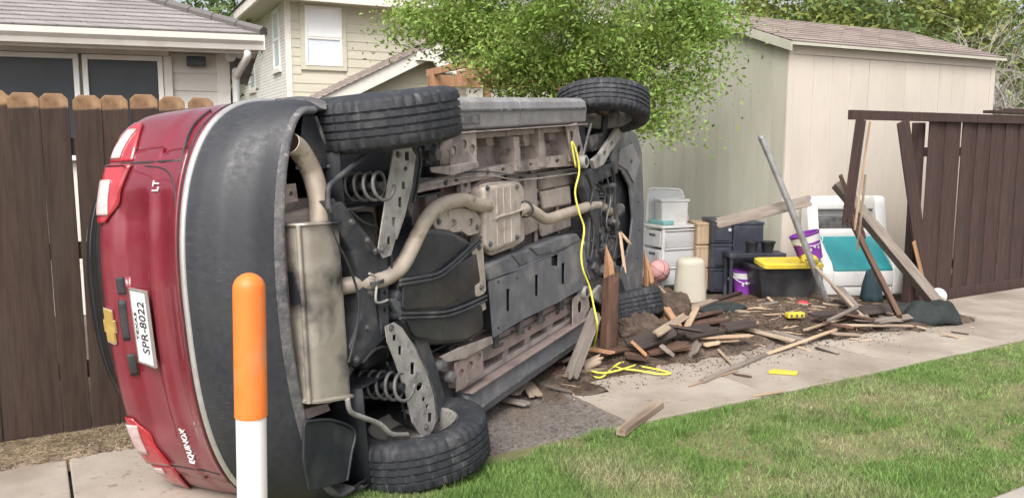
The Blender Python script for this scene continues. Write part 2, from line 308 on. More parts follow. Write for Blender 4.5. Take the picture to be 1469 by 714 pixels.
# ------------------------------------------------------------------ object helpers
COL = S.collection
def link(name, me, mat=None, parent=None, smooth=False):
    o = bpy.data.objects.new(name, me); COL.objects.link(o)
    if mat is not None:
        me.materials.clear(); me.materials.append(M(mat) if isinstance(mat, str) else mat)
    if smooth:
        me.polygons.foreach_set('use_smooth', [True] * len(me.polygons)); me.update()
        if smooth != True: me.set_sharp_from_angle(angle=math.radians(smooth))
    if parent: o.parent = parent
    return o
def empty(name, loc=(0, 0, 0), rz=0, parent=None):
    o = bpy.data.objects.new(name, None); COL.objects.link(o); o.location = loc; o.rotation_euler = (0, 0, rz)
    o.empty_display_size = .1
    if parent: o.parent = parent
    return o
def tag(o, label, cat, group=None):
    o['label'] = label; o['category'] = cat
    if group: o['group'] = group
    return o
def struct(o, kind='structure', label=None):
    o['kind'] = kind
    if label: o['label'] = label
    return o
class MB:
    def __init__(s): s.v = []; s.f = []; s.uv = None
    def add(s, vs, fs):
        n = len(s.v); s.v += [tuple(v) for v in vs]; s.f += [tuple(i + n for i in f) for f in fs]; return s
    def box(s, c, d, rot=None):
        hx, hy, hz = d[0] / 2, d[1] / 2, d[2] / 2
        P = [Vector((x, y, z)) for x in (-hx, hx) for y in (-hy, hy) for z in (-hz, hz)]
        if rot is not None: P = [rot @ p for p in P]
        c = Vector(c)
        return s.add([p + c for p in P], [(0, 1, 3, 2), (4, 6, 7, 5), (0, 4, 5, 1), (2, 3, 7, 6), (0, 2, 6, 4), (1, 5, 7, 3)])
    def box2(s, a, b):
        a = Vector(a); b = Vector(b); return s.box((a + b) / 2, [abs(b[i] - a[i]) for i in range(3)])
    def tube(s, pts, r, n=10, cap=True):
        pts = [Vector(p) for p in pts]; rs = r if isinstance(r, (list, tuple)) else [r] * len(pts)
        rings = []; up = None
        for i, p in enumerate(pts):
            t = (pts[min(i + 1, len(pts) - 1)] - pts[max(i - 1, 0)]).normalized()
            if up is None:
                up = t.orthogonal().normalized()
            else:
                up = (up - t * up.dot(t)).normalized()
            sd_ = t.cross(up)
            rings.append([p + (up * math.cos(a) + sd_ * math.sin(a)) * rs[i] for a in [2 * math.pi * k / n for k in range(n)]])
        vs = [v for r_ in rings for v in r_]; fs = []
        for i in range(len(rings) - 1):
            for k in range(n):
                fs.append((i * n + k, i * n + (k + 1) % n, (i + 1) * n + (k + 1) % n, (i + 1) * n + k))
        if cap: fs += [tuple(range(n))[::-1], tuple((len(rings) - 1) * n + k for k in range(n))]
        return s.add(vs, fs)
    def lathe(s, prof, n=24, axis='z', c=(0, 0, 0), cap=True):      # prof: (r, h)
        vs = []; fs = []; c = Vector(c)
        for r, h in prof:
            for k in range(n):
                a = 2 * math.pi * k / n; x, y = r * math.cos(a), r * math.sin(a)
                vs.append(c + Vector({'z': (x, y, h), 'y': (x, h, -y), 'x': (h, x, y)}[axis]))
        for i in range(len(prof) - 1):
            for k in range(n):
                fs.append((i * n + k, i * n + (k + 1) % n, (i + 1) * n + (k + 1) % n, (i + 1) * n + k))
        if cap: fs += [tuple(range(n))[::-1], tuple((len(prof) - 1) * n + k for k in range(n))]
        return s.add(vs, fs)
    def grid(s, rows, closed=False):
        n = len(rows[0]); vs = [v for r in rows for v in r]; fs = []
        for i in range(len(rows) - 1):
            for k in range(n if closed else n - 1):
                fs.append((i * n + k, i * n + (k + 1) % n, (i + 1) * n + (k + 1) % n, (i + 1) * n + k))
        return s.add(vs, fs)
    def prism(s, poly, off):                   # planar polygon pushed by vector off
        n = len(poly); off = Vector(off); poly = [Vector(p) for p in poly]
        vs = poly + [p + off for p in poly]
        fs = [tuple(range(n)), tuple(range(2 * n - 1, n - 1, -1))] + [(k, k + n, (k + 1) % n + n, (k + 1) % n) for k in range(n)]
        return s.add(vs, fs)
    def mesh(s, name, bevel=0, seg=2, fixn=True):
        me = bpy.data.meshes.new(name); me.from_pydata(s.v, [], s.f); me.validate()
        if bevel or fixn:
            bm = bmesh.new(); bm.from_mesh(me)
            bmesh.ops.recalc_face_normals(bm, faces=bm.faces)
            if bevel:
                es = [e for e in bm.edges if len(e.link_faces) == 2 and e.calc_face_angle(0) > .5]
                bmesh.ops.bevel(bm, geom=es, offset=bevel, segments=seg, affect='EDGES', profile=.5, clamp_overlap=True)
            bm.to_mesh(me); bm.free()
        return me
    def build(s, name, mat, parent=None, bevel=0, smooth=False, seg=2):
        return link(name, s.mesh(name, bevel, seg), mat, parent, smooth)
def rounded(poly, r, n=4):                     # round the corners of a polygon of Vectors (planar)
    out = []
    m = len(poly)
    for i in range(m):
        p0, p, p1 = Vector(poly[i - 1]), Vector(poly[i]), Vector(poly[(i + 1) % m])
        a, b = (p0 - p), (p1 - p); ra = min(r, a.length * .45); rb = min(r, b.length * .45)
        A = p + a.normalized() * ra; B = p + b.normalized() * rb
        for k in range(n + 1):
            t = k / n; out.append(A * (1 - t) ** 2 + p * 2 * t * (1 - t) + B * t * t)
    return out
def smooth_path(pts, n=6):                     # Catmull-Rom
    P = [Vector(p) for p in pts]; P = [P[0] * 2 - P[1]] + P + [P[-1] * 2 - P[-2]]; out = []
    for i in range(1, len(P) - 2):
        for k in range(n):
            t = k / n; a, b, c, d = P[i - 1], P[i], P[i + 1], P[i + 2]
            out.append(.5 * ((2 * b) + (c - a) * t + (2 * a - 5 * b + 4 * c - d) * t * t + (3 * b - a - 3 * c + d) * t ** 3))
    out.append(P[-2]); return out
def holed_plate(outer, holes, off):            # plate with real holes: outer and holes are lists of Vectors, off the thickness vector
    bm = bmesh.new(); off = Vector(off); ed = []
    for loop in [outer] + holes:
        vs = [bm.verts.new(p) for p in loop]
        ed += [bm.edges.new((vs[k], vs[(k + 1) % len(vs)])) for k in range(len(vs))]
    bmesh.ops.triangle_fill(bm, edges=ed, use_beauty=True)
    r = bmesh.ops.extrude_face_region(bm, geom=list(bm.faces))
    bmesh.ops.translate(bm, verts=[g for g in r['geom'] if isinstance(g, bmesh.types.BMVert)], vec=off)
    bmesh.ops.recalc_face_normals(bm, faces=bm.faces)
    return bm
def bm_obj(bm, name, mat, parent=None, smooth=False):
    me = bpy.data.meshes.new(name); bm.to_mesh(me); bm.free(); return link(name, me, mat, parent, smooth)
def text_mesh(body, size, depth, name, mat, parent, mtx, align='CENTER'):
    cu = bpy.data.curves.new(name, 'FONT'); cu.body = body; cu.size = size; cu.extrude = depth; cu.align_x = align; cu.align_y = 'CENTER'; cu.resolution_u = 3
    to = bpy.data.objects.new(name + '_tmp', cu); COL.objects.link(to)
    bpy.context.view_layer.update()
    me = bpy.data.meshes.new_from_object(to.evaluated_get(bpy.context.evaluated_depsgraph_get()))
    bpy.data.objects.remove(to); me.transform(mtx)
    return link(name, me, mat, parent)
# ================================================================== ground
def sheet(name, s0, s1, p0, p1, z, mat, ns=1, np_=1, fz=None, kind='structure'):
    mb = MB(); rows = []
    for i in range(np_ + 1):
        row = []
        for k in range(ns + 1):
            s = s0 + (s1 - s0) * k / ns; p = p0 + (p1 - p0) * i / np_
            row.append(FL(s, p, z + (fz(s, p) if fz else 0)))
        rows.append(row)
    mb.grid(rows)
    o = mb.build(name, mat, smooth=True)
    if kind: struct(o, kind)
    return o
def hash2(i, j, k=0):
    return math.modf(abs(math.sin(i * 127.1 + j * 311.7 + k * 74.7) * 43758.5453))[0]
def vnoise(x, y, k=0):
    i, j = math.floor(x), math.floor(y); fx, fy = x - i, y - j; fx = fx * fx * (3 - 2 * fx); fy = fy * fy * (3 - 2 * fy)
    a = hash2(i, j, k) * (1 - fx) + hash2(i + 1, j, k) * fx; b = hash2(i, j + 1, k) * (1 - fx) + hash2(i + 1, j + 1, k) * fx
    return a * (1 - fy) + b * fy
def fbm(x, y, k=0): return vnoise(x, y, k) * .55 + vnoise(x * 2.1, y * 2.1, k + 1) * .28 + vnoise(x * 4.3, y * 4.3, k + 2) * .17
sheet('ground', -400, 400, -300, 500, -.10, 'yard', 4, 4)
def yard_z(s, p):
    return .012 * fbm(s * 2, p * 2)
sheet('yard_soil', -9, 16, -.06, 9, -.045, 'soil', 60, 26, yard_z)
def lawn_z(s, p):
    e = min(1, max(0, (p + 2.97) / .15)) * min(1, max(0, (-1.40 - p) / .1))
    return (-.018 + .05 * fbm(s * 1.6, p * 1.6, 3)) * e - .01
lawn = sheet('lawn', -8, 16, -2.98, -1.36, -.012, 'lawn', 150, 16, lawn_z)
base = sheet('sidewalk_bed', -8, 16, -1.40, -.04, -.055, 'gravel_dark', 40, 4)
# sidewalk: each slab its own piece
side = empty('sidewalk'); struct(side)
slab_meshes = {}
JOINTS = [(-6.6, -5.2), (-5.2, -3.82), (-3.82, -2.45), (-2.45, -1.08), (-1.08, .30), (.30, 1.68), (3.07, 4.2), (4.2, 5.55), (5.55, 6.9), (6.9, 8.3), (8.3, 9.7), (9.7, 11.1), (11.1, 12.5), (12.5, 13.9)]
for k, (a, b) in enumerate(JOINTS):
    mb = MB(); n = 10
    front = -1.40; back = -.055
    poly = [FL(a + .006, front + .012 * hash2(k, 3)), FL(b - .006, front + .012 * hash2(k, 4)), FL(b - .006, back), FL(a + .006, back)]
    tilt = .004 * (hash2(k, 9) - .5)
    mb.prism([p + Vector((0, 0, -.095)) for p in poly], (0, 0, .095 + tilt))
    mb.build('slab', 'concrete', side, bevel=.007)
# dark loose patch where the slab is missing (rough, hollowed out)
def patch_z(s, p):
    e = min(1, (s - 1.69) / .08, (3.06 - s) / .05, (p + 1.44) / .05, (-.1 - p) / .1); e = max(0, e)
    return .018 * fbm(s * 9, p * 9, 5) - .032 * e - .006 - .035 * (1 - min(1, max(0, (p + 1.44) / .14)))
sheet('gravel_patch', 1.69, 3.06, -1.44, -.06, .006, 'gravel_dark', 60, 60, patch_z)
def stones(name, n, fpos, smin, smax, mat, flat=.6):
    base = [(1, 0, 0), (-1, 0, 0), (0, 1, 0), (0, -1, 0), (0, 0, 1), (0, 0, -1)]
    F = [(0, 2, 4), (2, 1, 4), (1, 3, 4), (3, 0, 4), (2, 0, 5), (1, 2, 5), (3, 1, 5), (0, 3, 5)]
    vs = []; fs = []
    for k in range(n):
        c = fpos(); r = random.uniform(smin, smax); q = Matrix.Rotation(random.random() * 6.3, 3, 'Z') @ Matrix.Rotation(random.random(), 3, 'X')
        i0 = len(vs)
        for b in base:
            vs.append(c + q @ Vector(b) * r * random.uniform(.6, 1.2) * (1 if b[2] == 0 else flat))
        fs += [tuple(i + i0 for i in f) for f in F]
    return MB().add(vs, fs).build(name, mat)
def gp():
    while True:
        s, p = random.uniform(1.75, 3.04), random.uniform(-1.42, -.3)
        if p > -1.44 + .1 * fbm(s * 5, 0): return FL(s, p, patch_z(s, p) + .008)
struct(stones('gravel', 5200, gp, .003, .010, 'gravel_dark'), 'stuff', 'loose dark gravel filling the gap in the pavement')
# kerb and street towards the camera
kerb = MB()
kerb.prism([FL(-9, -3.15, -.22), FL(-9, -3.15, .0), FL(-9, -2.98, .012), FL(-9, -2.98, -.22)], FD * 26)
struct(kerb.build('kerb', 'concrete', bevel=.015)); bpy.data.objects['kerb'].data.materials[0] = M('concrete_old')
sheet('street', -60, 60, -14, -3.13, -.088, 'concrete_old', 4, 2)

# mulch and soil thrown up where the car broke through
def mulch_h(s, p):
    e = math.exp(-((s - 4.75) / 1.5) ** 2) * math.exp(-((p - .2) / .55) ** 2) * .09
    e += math.exp(-((s - 6.2) / .9) ** 2 - ((p - .1) / .55) ** 2) * .05
    edge = min(1, max(0, (p + .62 + .28 * (fbm(s * 3, 2, 8) - .5) + (.25 if s > 6.6 else 0) + (0.0 if s > 3.3 else .3)) / .15))
    ends = min(1, max(0, (s - 2.9) / .3), max(0, (7.7 - s) / .3)); ends = max(0, ends)
    b = min(1, max(0, (1.4 - p) / .3))
    return -.03 + (.035 + e + .03 * fbm(s * 6, p * 6, 4)) * edge * ends * b
sheet('mulch_bed', 2.8, 7.8, -.85, 1.5, .004, 'soil', 130, 64, mulch_h)
def mz(s, p): return max(.0, .004 + mulch_h(s, p))
# leaf litter strip along the fence at left
def strip_h(s, p):
    e = min(1, max(0, (p + .40 + .08 * (fbm(s * 5, 1, 6) - .5)) / .05)) * min(1, max(0, (1.66 - s) / .1))
    return -.02 + (.03 + .02 * fbm(s * 8, p * 8, 2)) * e
sheet('litter_strip', -4, 1.7, -.50, .06, .003, 'litter', 120, 14, strip_h)
def blades(name, n, fpos, h, wd, lean, mat, kind_label, flat=False):
    V = np.zeros((n, 3, 3)); 
    for k in range(n):
        c, sc = fpos(); a = random.random() * 6.283; hh = h * random.uniform(.5, 1.25) * sc
        dx, dy = math.cos(a), math.sin(a); b = random.random() * 6.283; le = lean * random.uniform(.2, 1)
        ww = wd * random.uniform(.7, 1.3) * .5
        V[k, 0] = (c.x - dx * ww, c.y - dy * ww, c.z); V[k, 1] = (c.x + dx * ww, c.y + dy * ww, c.z)
        V[k, 2] = (c.x + math.cos(b) * hh * le, c.y + math.sin(b) * hh * le, c.z + hh * (.15 if flat else 1) * math.sqrt(max(.05, 1 - (le * .7) ** 2)))
    me = bpy.data.meshes.new(name); me.vertices.add(3 * n); me.vertices.foreach_set('co', V.reshape(-1))
    me.loops.add(3 * n); me.loops.foreach_set('vertex_index', np.arange(3 * n)); me.polygons.add(n)
    me.polygons.foreach_set('loop_start', np.arange(0, 3 * n, 3)); me.polygons.foreach_set('loop_total', np.full(n, 3)); me.update(); me.validate()
    return struct(link(name, me, mat), 'stuff', kind_label)
def lawn_pos():
    while True:
        s = 1.2 + 9.3 * random.random() ** 1.5; p = random.uniform(-2.97, -1.30)
        e = -1.37 + .09 * (fbm(s * 7, 7, 9) - .45) - (.10 * max(0, 1 - abs(s - 2.2) / .6))
        if p > e: continue
        bare = fbm(s * 1.5, p * 2.2, 31)
        if bare > .61 and random.random() < .8: continue
        c = FL(s, p, -.012 + lawn_z(s, p) - .004)
        return c, (.65 + .7 * fbm(s * 3, p * 3, 12))
blades('lawn_grass', 260000, lawn_pos, .032, .0055, 1.0, 'grass', 'short green lawn with dry patches beside the pavement')
TUFT = [(1.3 + 8 * random.random(), random.uniform(-2.9, -1.42), random.uniform(.03, .09)) for _ in range(90)]
def tuft_pos():
    s, p, r = random.choice(TUFT); s += random.gauss(0, r * .5); p = min(-1.33, p + random.gauss(0, r * .5)); return FL(s, p, -.014 + lawn_z(s, p)), random.uniform(.8, 1.5)
blades('grass_tufts', 9000, tuft_pos, .055, .006, .9, 'grass', 'taller tufts of grass and weeds in the lawn')
def dry_pos():
    s = random.uniform(1.0, 8); p = random.uniform(-2.97, -1.34); return FL(s, p, -.014 + lawn_z(s, p)), 1
blades('dry_grass', 22000, dry_pos, .045, .004, 1.4, 'dead_grass', 'dry straw blades lying through the lawn', True)
def litter_pos():
    s = random.uniform(-.6, 1.6); p = random.uniform(-.42, .0); return FL(s, p, .004 + strip_h(s, p)), 1
blades('leaf_litter', 9000, litter_pos, .05, .008, 1.4, 'dead_grass', 'dead grass and leaf litter along the foot of the fence', True)
def chip_pos():
    while True:
        s = random.uniform(2.95, 7.65); p = random.uniform(-.8, 1.3); h = mulch_h(s, p)
        if h < -.004 and random.random() > .06: continue
        return FL(s, p, max(.004, .006 + h)), 1
blades('bark_chips', 34000, chip_pos, .045, .012, 1.5, 'chips', 'bark mulch and wood chips strewn round the broken fence', True)
def crumb_pos():
    while True:
        s = random.uniform(3.1, 7.2); p = -.45 - abs(random.gauss(0, .22))
        if p > -1.36: return FL(s, p, .004)
struct(stones('soil_crumbs', 1100, crumb_pos, .002, .009, 'clod'), 'stuff', 'crumbs of soil scattered on the pavement')
struct(stones('soil_clods', 500, lambda: (lambda s, p: FL(s, p, mz(s, p)))(random.uniform(3.3, 6.8), random.gauss(.05, .3)), .01, .032, 'clod'), 'stuff', 'clods of dug up soil in the mulch')

# ================================================================== fences
def picket_mesh(wd, h, ear=True, th=.016, jag=0):
    c = .028 if ear else 0
    if jag:
        n = 7; top = [(wd / 2 - wd * k / n, h + random.uniform(-jag, jag) * (1 if 0 < k < n else .5)) for k in range(n + 1)]
        poly = [(-wd / 2, 0), (wd / 2, 0)] + top
    else:
        poly = [(-wd / 2, 0), (wd / 2, 0), (wd / 2, h - c), (wd / 2 - c, h), (-wd / 2 + c, h), (-wd / 2, h - c)] if ear else [(-wd / 2, 0), (wd / 2, 0), (wd / 2, h), (-wd / 2, h)]
    return MB().prism([(x, -th / 2, z) for x, z in poly], (0, th, 0)).mesh('picket', .002, 1)
fence = empty('wooden_fence', FL(0, 0), FANG)
tag(fence, 'dark stained dog-ear picket fence with bleached picket tops behind the tailgate of the overturned car', 'fence')
pv = [picket_mesh(wd, 1.8) for wd in (.132, .135, .137, .139)]
for m in pv: m.materials.append(M('wood_picket'))
s = -2.4; k = 0
while s < .95:
    o = bpy.data.objects.new('picket', pv[k % 4]); COL.objects.link(o); o.parent = fence
    o.location = (s, random.uniform(-.006, .006), .02 + random.uniform(-.012, .012)); o.rotation_euler = (0, random.uniform(-.006, .006), random.uniform(-.02, .02))
    s += .139 + random.choice((-.002, -.001, .0, .002)); k += 1
o = bpy.data.objects.new('picket', pv[1]); COL.objects.link(o); o.parent = fence; o.location = (FLinv(FH(288, 150))[0], 0, .02)
for z in (.35, 1.0, 1.55):
    MB().box2((-2.45, .014, z - .045), (1.12, .052, z + .045)).build('rail', 'wood_stain', fence, .004)
for s in (-2.3, -.1):
    MB().box2((s - .045, .054, -.05), (s + .045, .144, 1.72)).build('post', 'wood_stain', fence, .004)

rf = empty('board_fence', FL(0, 0), FANG)
tag(rf, 'reddish brown board fence with cap rail and broken end beside the shed', 'fence')
def rwood(mb, name, mat='wood_red', bev=.003): return mb.build(name, mat, rf, bev)
rwood(MB().box((8.3 + 0, -.035, 1.83), (3.44, .045, .085)), 'cap_rail')
rwood(MB().box((11.2, -.035, 1.83), (2.3, .045, .085)), 'cap_rail')
rwood(MB().box((9.75, -.01, 1.905), (1.9, .13, .03)), 'cap_board')
rwood(MB().box((9.95, .02, 1.935), (1.6, .05, .025)), 'cap_board')
rwood(MB().box2((7.83, .012, .30), (12.3, .05, .39)), 'rail')
rwood(MB().box2((7.83, .012, 1.45), (12.3, .05, 1.54)), 'rail')
rwood(MB().box2((7.80, -.030, -.03), (12.3, .002, .10)), 'kickboard')
rb = [picket_mesh(wd, 1.80, False) for wd in (.128, .134, .14)]
for m in rb: m.materials.append(M('wood_red'))
s = 7.86; k = 0
while s < 12.2:
    o = bpy.data.objects.new('board', rb[k % 3]); COL.objects.link(o); o.parent = rf
    o.location = (s, .003 if k % 2 else -.011, .04); o.rotation_euler = (0, random.uniform(-.004, .004), random.uniform(-.02, .02))
    s += .126 + (.022 if k in (0, 3) else random.choice((.0, .004, .008))); k += 1
for s in (7.80, 9.9, 12.0):
    rwood(MB().box2((s - .045, .055, -.05), (s + .045, .145, 1.78)), 'post')
# broken boards still hanging from the cap rail
def hang(x0, z0, x1, z1, wd, mat='wood_red', y=-.066, jag=.05, th=.016, par=rf, nm='board'):
    d = Vector((x1 - x0, 0, z1 - z0)); L_ = d.length
    me = picket_mesh(wd, L_, False, th, jag); o = link(nm, me, mat, par)
    o.matrix_local = Matrix.Translation((x0, y, z0)) @ Matrix.Rotation(math.atan2(d.x, d.z), 4, 'Y'); return o
def fl2(px, py, off=0):
    h = FH(px, py, off); q = FLinv(h); return q[0], h.z
a = fl2(1226, 172); b = fl2(1206, 318); hang(a[0], a[1], b[0], b[1], .13)
a = fl2(1237, 175); b = fl2(1216, 322); hang(a[0], a[1], b[0], b[1], .022, 'wood_raw', -.080, .06, .012)
a = fl2(1233, 250); b = fl2(1222, 352); hang(a[0], a[1], b[0], b[1], .022, 'wood_tan', -.064, .06, .012)
a = fl2(1286, 174); b = fl2(1318, 405); hang(a[0], a[1], b[0], b[1], .175, 'wood_red', -.066)
a = fl2(1300, 345); b = fl2(1314, 402); hang(a[0], a[1], b[0], b[1], .05, 'wood_orange', -.079, .05, .010)

# ================================================================== buildings
class Frame:
    def __init__(s, O, ang):
        s.O = Vector(O); s.a = ang; s.e = Vector((math.cos(ang), math.sin(ang), 0)); s.n = Vector((-math.sin(ang), math.cos(ang), 0))
    def hit(s, px, py, y=0):                 # -> local (x, z) on the facade plane
        r = ray(px, py); k = (s.O + s.n * y - CAM).dot(s.n) / r.dot(s.n); h = CAM + r * k; d = h - s.O
        return d.dot(s.e), h.z
    def hitx(s, px, py, x=0):                # -> local (y, z) on the side plane x
        r = ray(px, py); k = (s.O + s.e * x - CAM).dot(s.e) / r.dot(s.e); h = CAM + r * k; d = h - s.O
        return d.dot(s.n), h.z
def uv_plane(mb_verts, uvs, name, mat, parent):   # quads with metre UVs
    me = bpy.data.meshes.new(name); n = len(mb_verts) // 4
    me.from_pydata([tuple(v) for v in mb_verts], [], [tuple(range(4 * k, 4 * k + 4)) for k in range(n)])
    ul = me.uv_layers.new(name='UVMap')
    for i, u in enumerate(uvs): ul.data[i].uv = u
    return link(name, me, mat, parent)
def roof_slope(name, mat, parent, p00, p10, p01, p11, step=.145, lift=.011):
    # shingle courses from the eave (p00-p10) to the ridge (p01-p11), each course lapped over the one below
    p00, p10, p01, p11 = map(Vector, (p00, p10, p01, p11)); L_ = (p01 - p00).length; n = max(1, int(L_ / step)); N_ = (p10 - p00).cross(p01 - p00).normalized()
    vs = []; uv = []
    u10 = (p10 - p00).length; off0 = (p01 - p00).dot((p10 - p00).normalized()); off1 = (p11 - p00).dot((p10 - p00).normalized())
    for k in range(n):
        t0, t1 = k / n, (k + 1.04) / n
        a, b = p00.lerp(p01, t0), p10.lerp(p11, t0); c, d = p10.lerp(p11, min(1, t1)), p00.lerp(p01, min(1, t1))
        ua, ub = off0 * t0, u10 + (off1 - u10) * t0
        vs += [a + N_ * lift, b + N_ * lift, c, d]; v0, v1 = k * step, (k + 1) * step
        uv += [(ua, v0), (ub, v0), (ub, v1 - .001), (ua, v1 - .001)]
        vs += [a - N_ * .01, b - N_ * .01, b + N_ * lift, a + N_ * lift]; uv += [(ua, v0), (ub, v0), (ub, v0 + .01), (ua, v0 + .01)]
    return uv_plane(vs, uv, name, mat, parent)

# ---- near single-storey house (left)
h1 = Frame(D(0, 36, 7.1), math.radians(19)); GZ = D(0, 36, 7.1).z
house = empty('siding_house', (h1.O.x, h1.O.y, 0), h1.a)

tag(house, 'cream single-storey house with dark screened windows and white gutter behind the picket fence', 'house')
YW = .42
xr_w = h1.hit(328, 100, YW)[0]; xg = h1.hit(378, 50)[0]
MB().box2((-6, YW + .02, -.1), (xr_w - .02, 7, GZ - .10)).build('wall', 'siding_cream', house)
# lap boards right of the windows and above
wx1 = h1.hit(240, 120, YW)[0]; wtop = h1.hit(120, 72, YW)[1]
z = .1; 
while z < GZ - .16:
    x0 = -6 if (z > wtop) else wx1
    rot = Matrix.Rotation(math.radians(-4), 3, 'X')
    MB().box(((x0 + xr_w - .11) / 2, YW - .004, z + .085), (xr_w - .11 - x0, .014, .178), rot).build('siding_board', 'siding_cream', house)
    z += .165
MB().box2((xr_w - .11, YW - .035, -.05), (xr_w + .01, YW + .02, GZ - .12)).build('corner_board', 'trim', house, .004)
def sash(x0, x1, z0, z1, par, y, fr=.05, mat='screen', frmat='trim_white', dep=.05):
    w_ = MB(); 
    w_.box2((x0, y - dep, z0), (x0 + fr, y, z1)); w_.box2((x1 - fr, y - dep, z0), (x1, y, z1))
    w_.box2((x0 + fr, y - dep, z1 - fr), (x1 - fr, y, z1)); w_.box2((x0 + fr, y - dep, z0), (x1 - fr, y, z0 + fr))
    f = w_.build('window', frmat, par, .003)
    MB().box2((x0 + fr, y - dep * .35, z0 + fr), (x1 - fr, y - dep * .2, z1 - fr)).build('pane', mat, f)
    return f
a = h1.hit(-110, 76, YW); b = h1.hit(118, 76, YW); c = h1.hit(243, 80, YW); zb = h1.hit(120, 230, YW)[1]
sash(b[0] + .0, c[0] - .06, zb, wtop - .04, house, YW - .01, .045)
sash(a[0], b[0] - .03, zb, wtop - .04, house, YW - .01, .045)
MB().box2((a[0], YW - .05, wtop - .035), (c[0], YW - .012, wtop + .06)).build('window_head', 'trim', house, .004)
MB().box2((c[0] - .055, YW - .05, zb), (c[0] + .02, YW - .012, wtop - .035)).build('window_casing', 'trim', house, .004)
# eave: soffit, fascia, gutter
MB().box2((-6, .07, GZ - .135), (xg - .06, YW + .3, GZ - .115)).build('soffit', 'trim', house)
MB().box2((-6, .045, GZ - .16), (xg - .05, .07, GZ + .015)).build('fascia', 'trim', house)
g = MB(); pf = [(.04, -.02), (-.02, -.035), (-.045, -.08), (-.05, -.13), (.04, -.13)]
g.prism([(-6, .04, GZ - .135), (-6, -.035, GZ - .135), (-6, -.05, GZ - .09), (-6, -.085, GZ - .055), (-6, -.09, GZ - .005), (-6, -.082, GZ - .005), (-6, -.075, GZ - .05), (-6, -.03, GZ - .1), (-6, .04, GZ - .12)], (6 + xg, 0, 0))
g.build('gutter', 'trim', house)
MB().box2((xg - .004, -.09, GZ - .14), (xg + .006, .05, GZ - .002)).build('gutter_cap', 'trim', house)
# hip roof
hipd = 3.4; rise = hipd * .40
roof_slope('roof', 'shingle_grey', house, (-6, -.02, GZ + .012), (xg, -.02, GZ + .012), (-6, hipd, GZ + rise), (xg - hipd, hipd, GZ + rise))
roof_slope('roof', 'shingle_grey', house, (xg, -.02, GZ + .012), (xg, 7, GZ + .012), (xg - hipd, hipd, GZ + rise), (xg - hipd, hipd + .2, GZ + rise))
hc = MB(); 
for k in range(16):
    t = k / 16; p = Vector((xg, -.02, GZ + .03)).lerp(Vector((xg - hipd, hipd, GZ + rise + .02)), t); q = Vector((xg, -.02, GZ + .03)).lerp(Vector((xg - hipd, hipd, GZ + rise + .02)), t + .068)
    hc.tube([p, q], [.055, .045], 6)
hc.build('hip_cap', 'shingle_grey', house)
# wall box (solar flood light), motion lights, downspout
v0 = h1.hit(268, 82, YW); v1 = h1.hit(296, 97, YW)
vt = MB(); vt.box2((v0[0], YW - .10, v1[1]), (v1[0], YW - .07, v0[1])); o = vt.build('wall_lamp', 'screen', house, .006)
MB().box2(((v0[0] + v1[0]) / 2 - .02, YW - .07, (v0[1] + v1[1]) / 2 - .02), ((v0[0] + v1[0]) / 2 + .02, YW - .01, (v0[1] + v1[1]) / 2 + .02)).build('bracket', 'graphite', o)
for px, py in ((331, 81), (345, 77)):
    q = h1.hit(px, py, YW - .15); lp = MB()
    lp.lathe([(.018, .12), (.03, .09), (.045, .02), (.05, 0), (.045, -.004)], 14, 'y', (q[0], YW - .15, q[1])); o = lp.build('flood_lamp', 'trim_white', house, smooth=40)
    MB().lathe([(.040, -.006), (.03, -.012), (.005, -.014)], 14, 'y', (q[0], YW - .15, q[1])).build('lens', 'blind', o)
    MB().box2((q[0] - .012, YW - .08, q[1] - .012), (q[0] + .012, YW + .02, q[1] + .012)).build('arm', 'trim_white', o)
dsx = h1.hit(336, 120, YW)[0]
MB().tube(smooth_path([(dsx + .12, 0, GZ - .14), (dsx + .12, .02, GZ - .2), (dsx + .03, YW - .1, GZ - .34), (dsx + .015, YW - .05, GZ - .48), (dsx + .015, YW - .05, 0)], 4), .035, 8).build('downspout', 'trim_white', house, smooth=50)

# ---- two-storey house behind
h2 = Frame(D(410, 60, 19), math.radians(27)); 
house2 = empty('two_storey_house', (h2.O.x, h2.O.y, 0), h2.a)
tag(house2, 'two-storey house with yellow lap siding and a white brick side wall', 'house')
EZ = h2.hit(440, 3)[1]
MB().box2((.02, .03, -.1), (11, 8, EZ)).build('wall', 'siding_yellow', house2)
wl = h2.hit(436, 8); wr = h2.hit(491, 96)
WX0, WX1, WZ0, WZ1 = wl[0], wr[0], wr[1], wl[1]
z = 2.0
while z < EZ - .05:
    segs = [(.12, 9.5)]
    if z + .2 > WZ0 - .05 and z < WZ1: segs = [(.12, WX0 - .1), (WX1 + .1, 9.5)]
    for (x0, x1) in segs:
        MB().box(((x0 + x1) / 2, .012, z + .1), (x1 - x0, .018, .215), Matrix.Rotation(math.radians(-4), 3, 'X')).build('siding_board', 'siding_yellow', house2)
    z += .20
MB().box2((-.012, -.012, -.1), (.12, .03, EZ)).build('corner_board', 'trim', house2)
f = sash(WX0, WX1, (WZ0 + WZ1) / 2 - .02, WZ1, house2, -.005, .05, 'blind_white'); sash(WX0, WX1, WZ0, (WZ0 + WZ1) / 2 - .02, house2, .006, .05, 'blind')
for (x0, x1, z0, z1) in ((WX0 - .11, WX0, WZ0 - .1, WZ1 + .1), (WX1, WX1 + .11, WZ0 - .1, WZ1 + .1), (WX0, WX1, WZ0 - .1, WZ0 - .002), (WX0, WX1, WZ1 + .002, WZ1 + .1)):
    MB().box2((x0, -.03, z0), (x1, .0, z1)).build('window_casing', 'siding_yellow', house2)
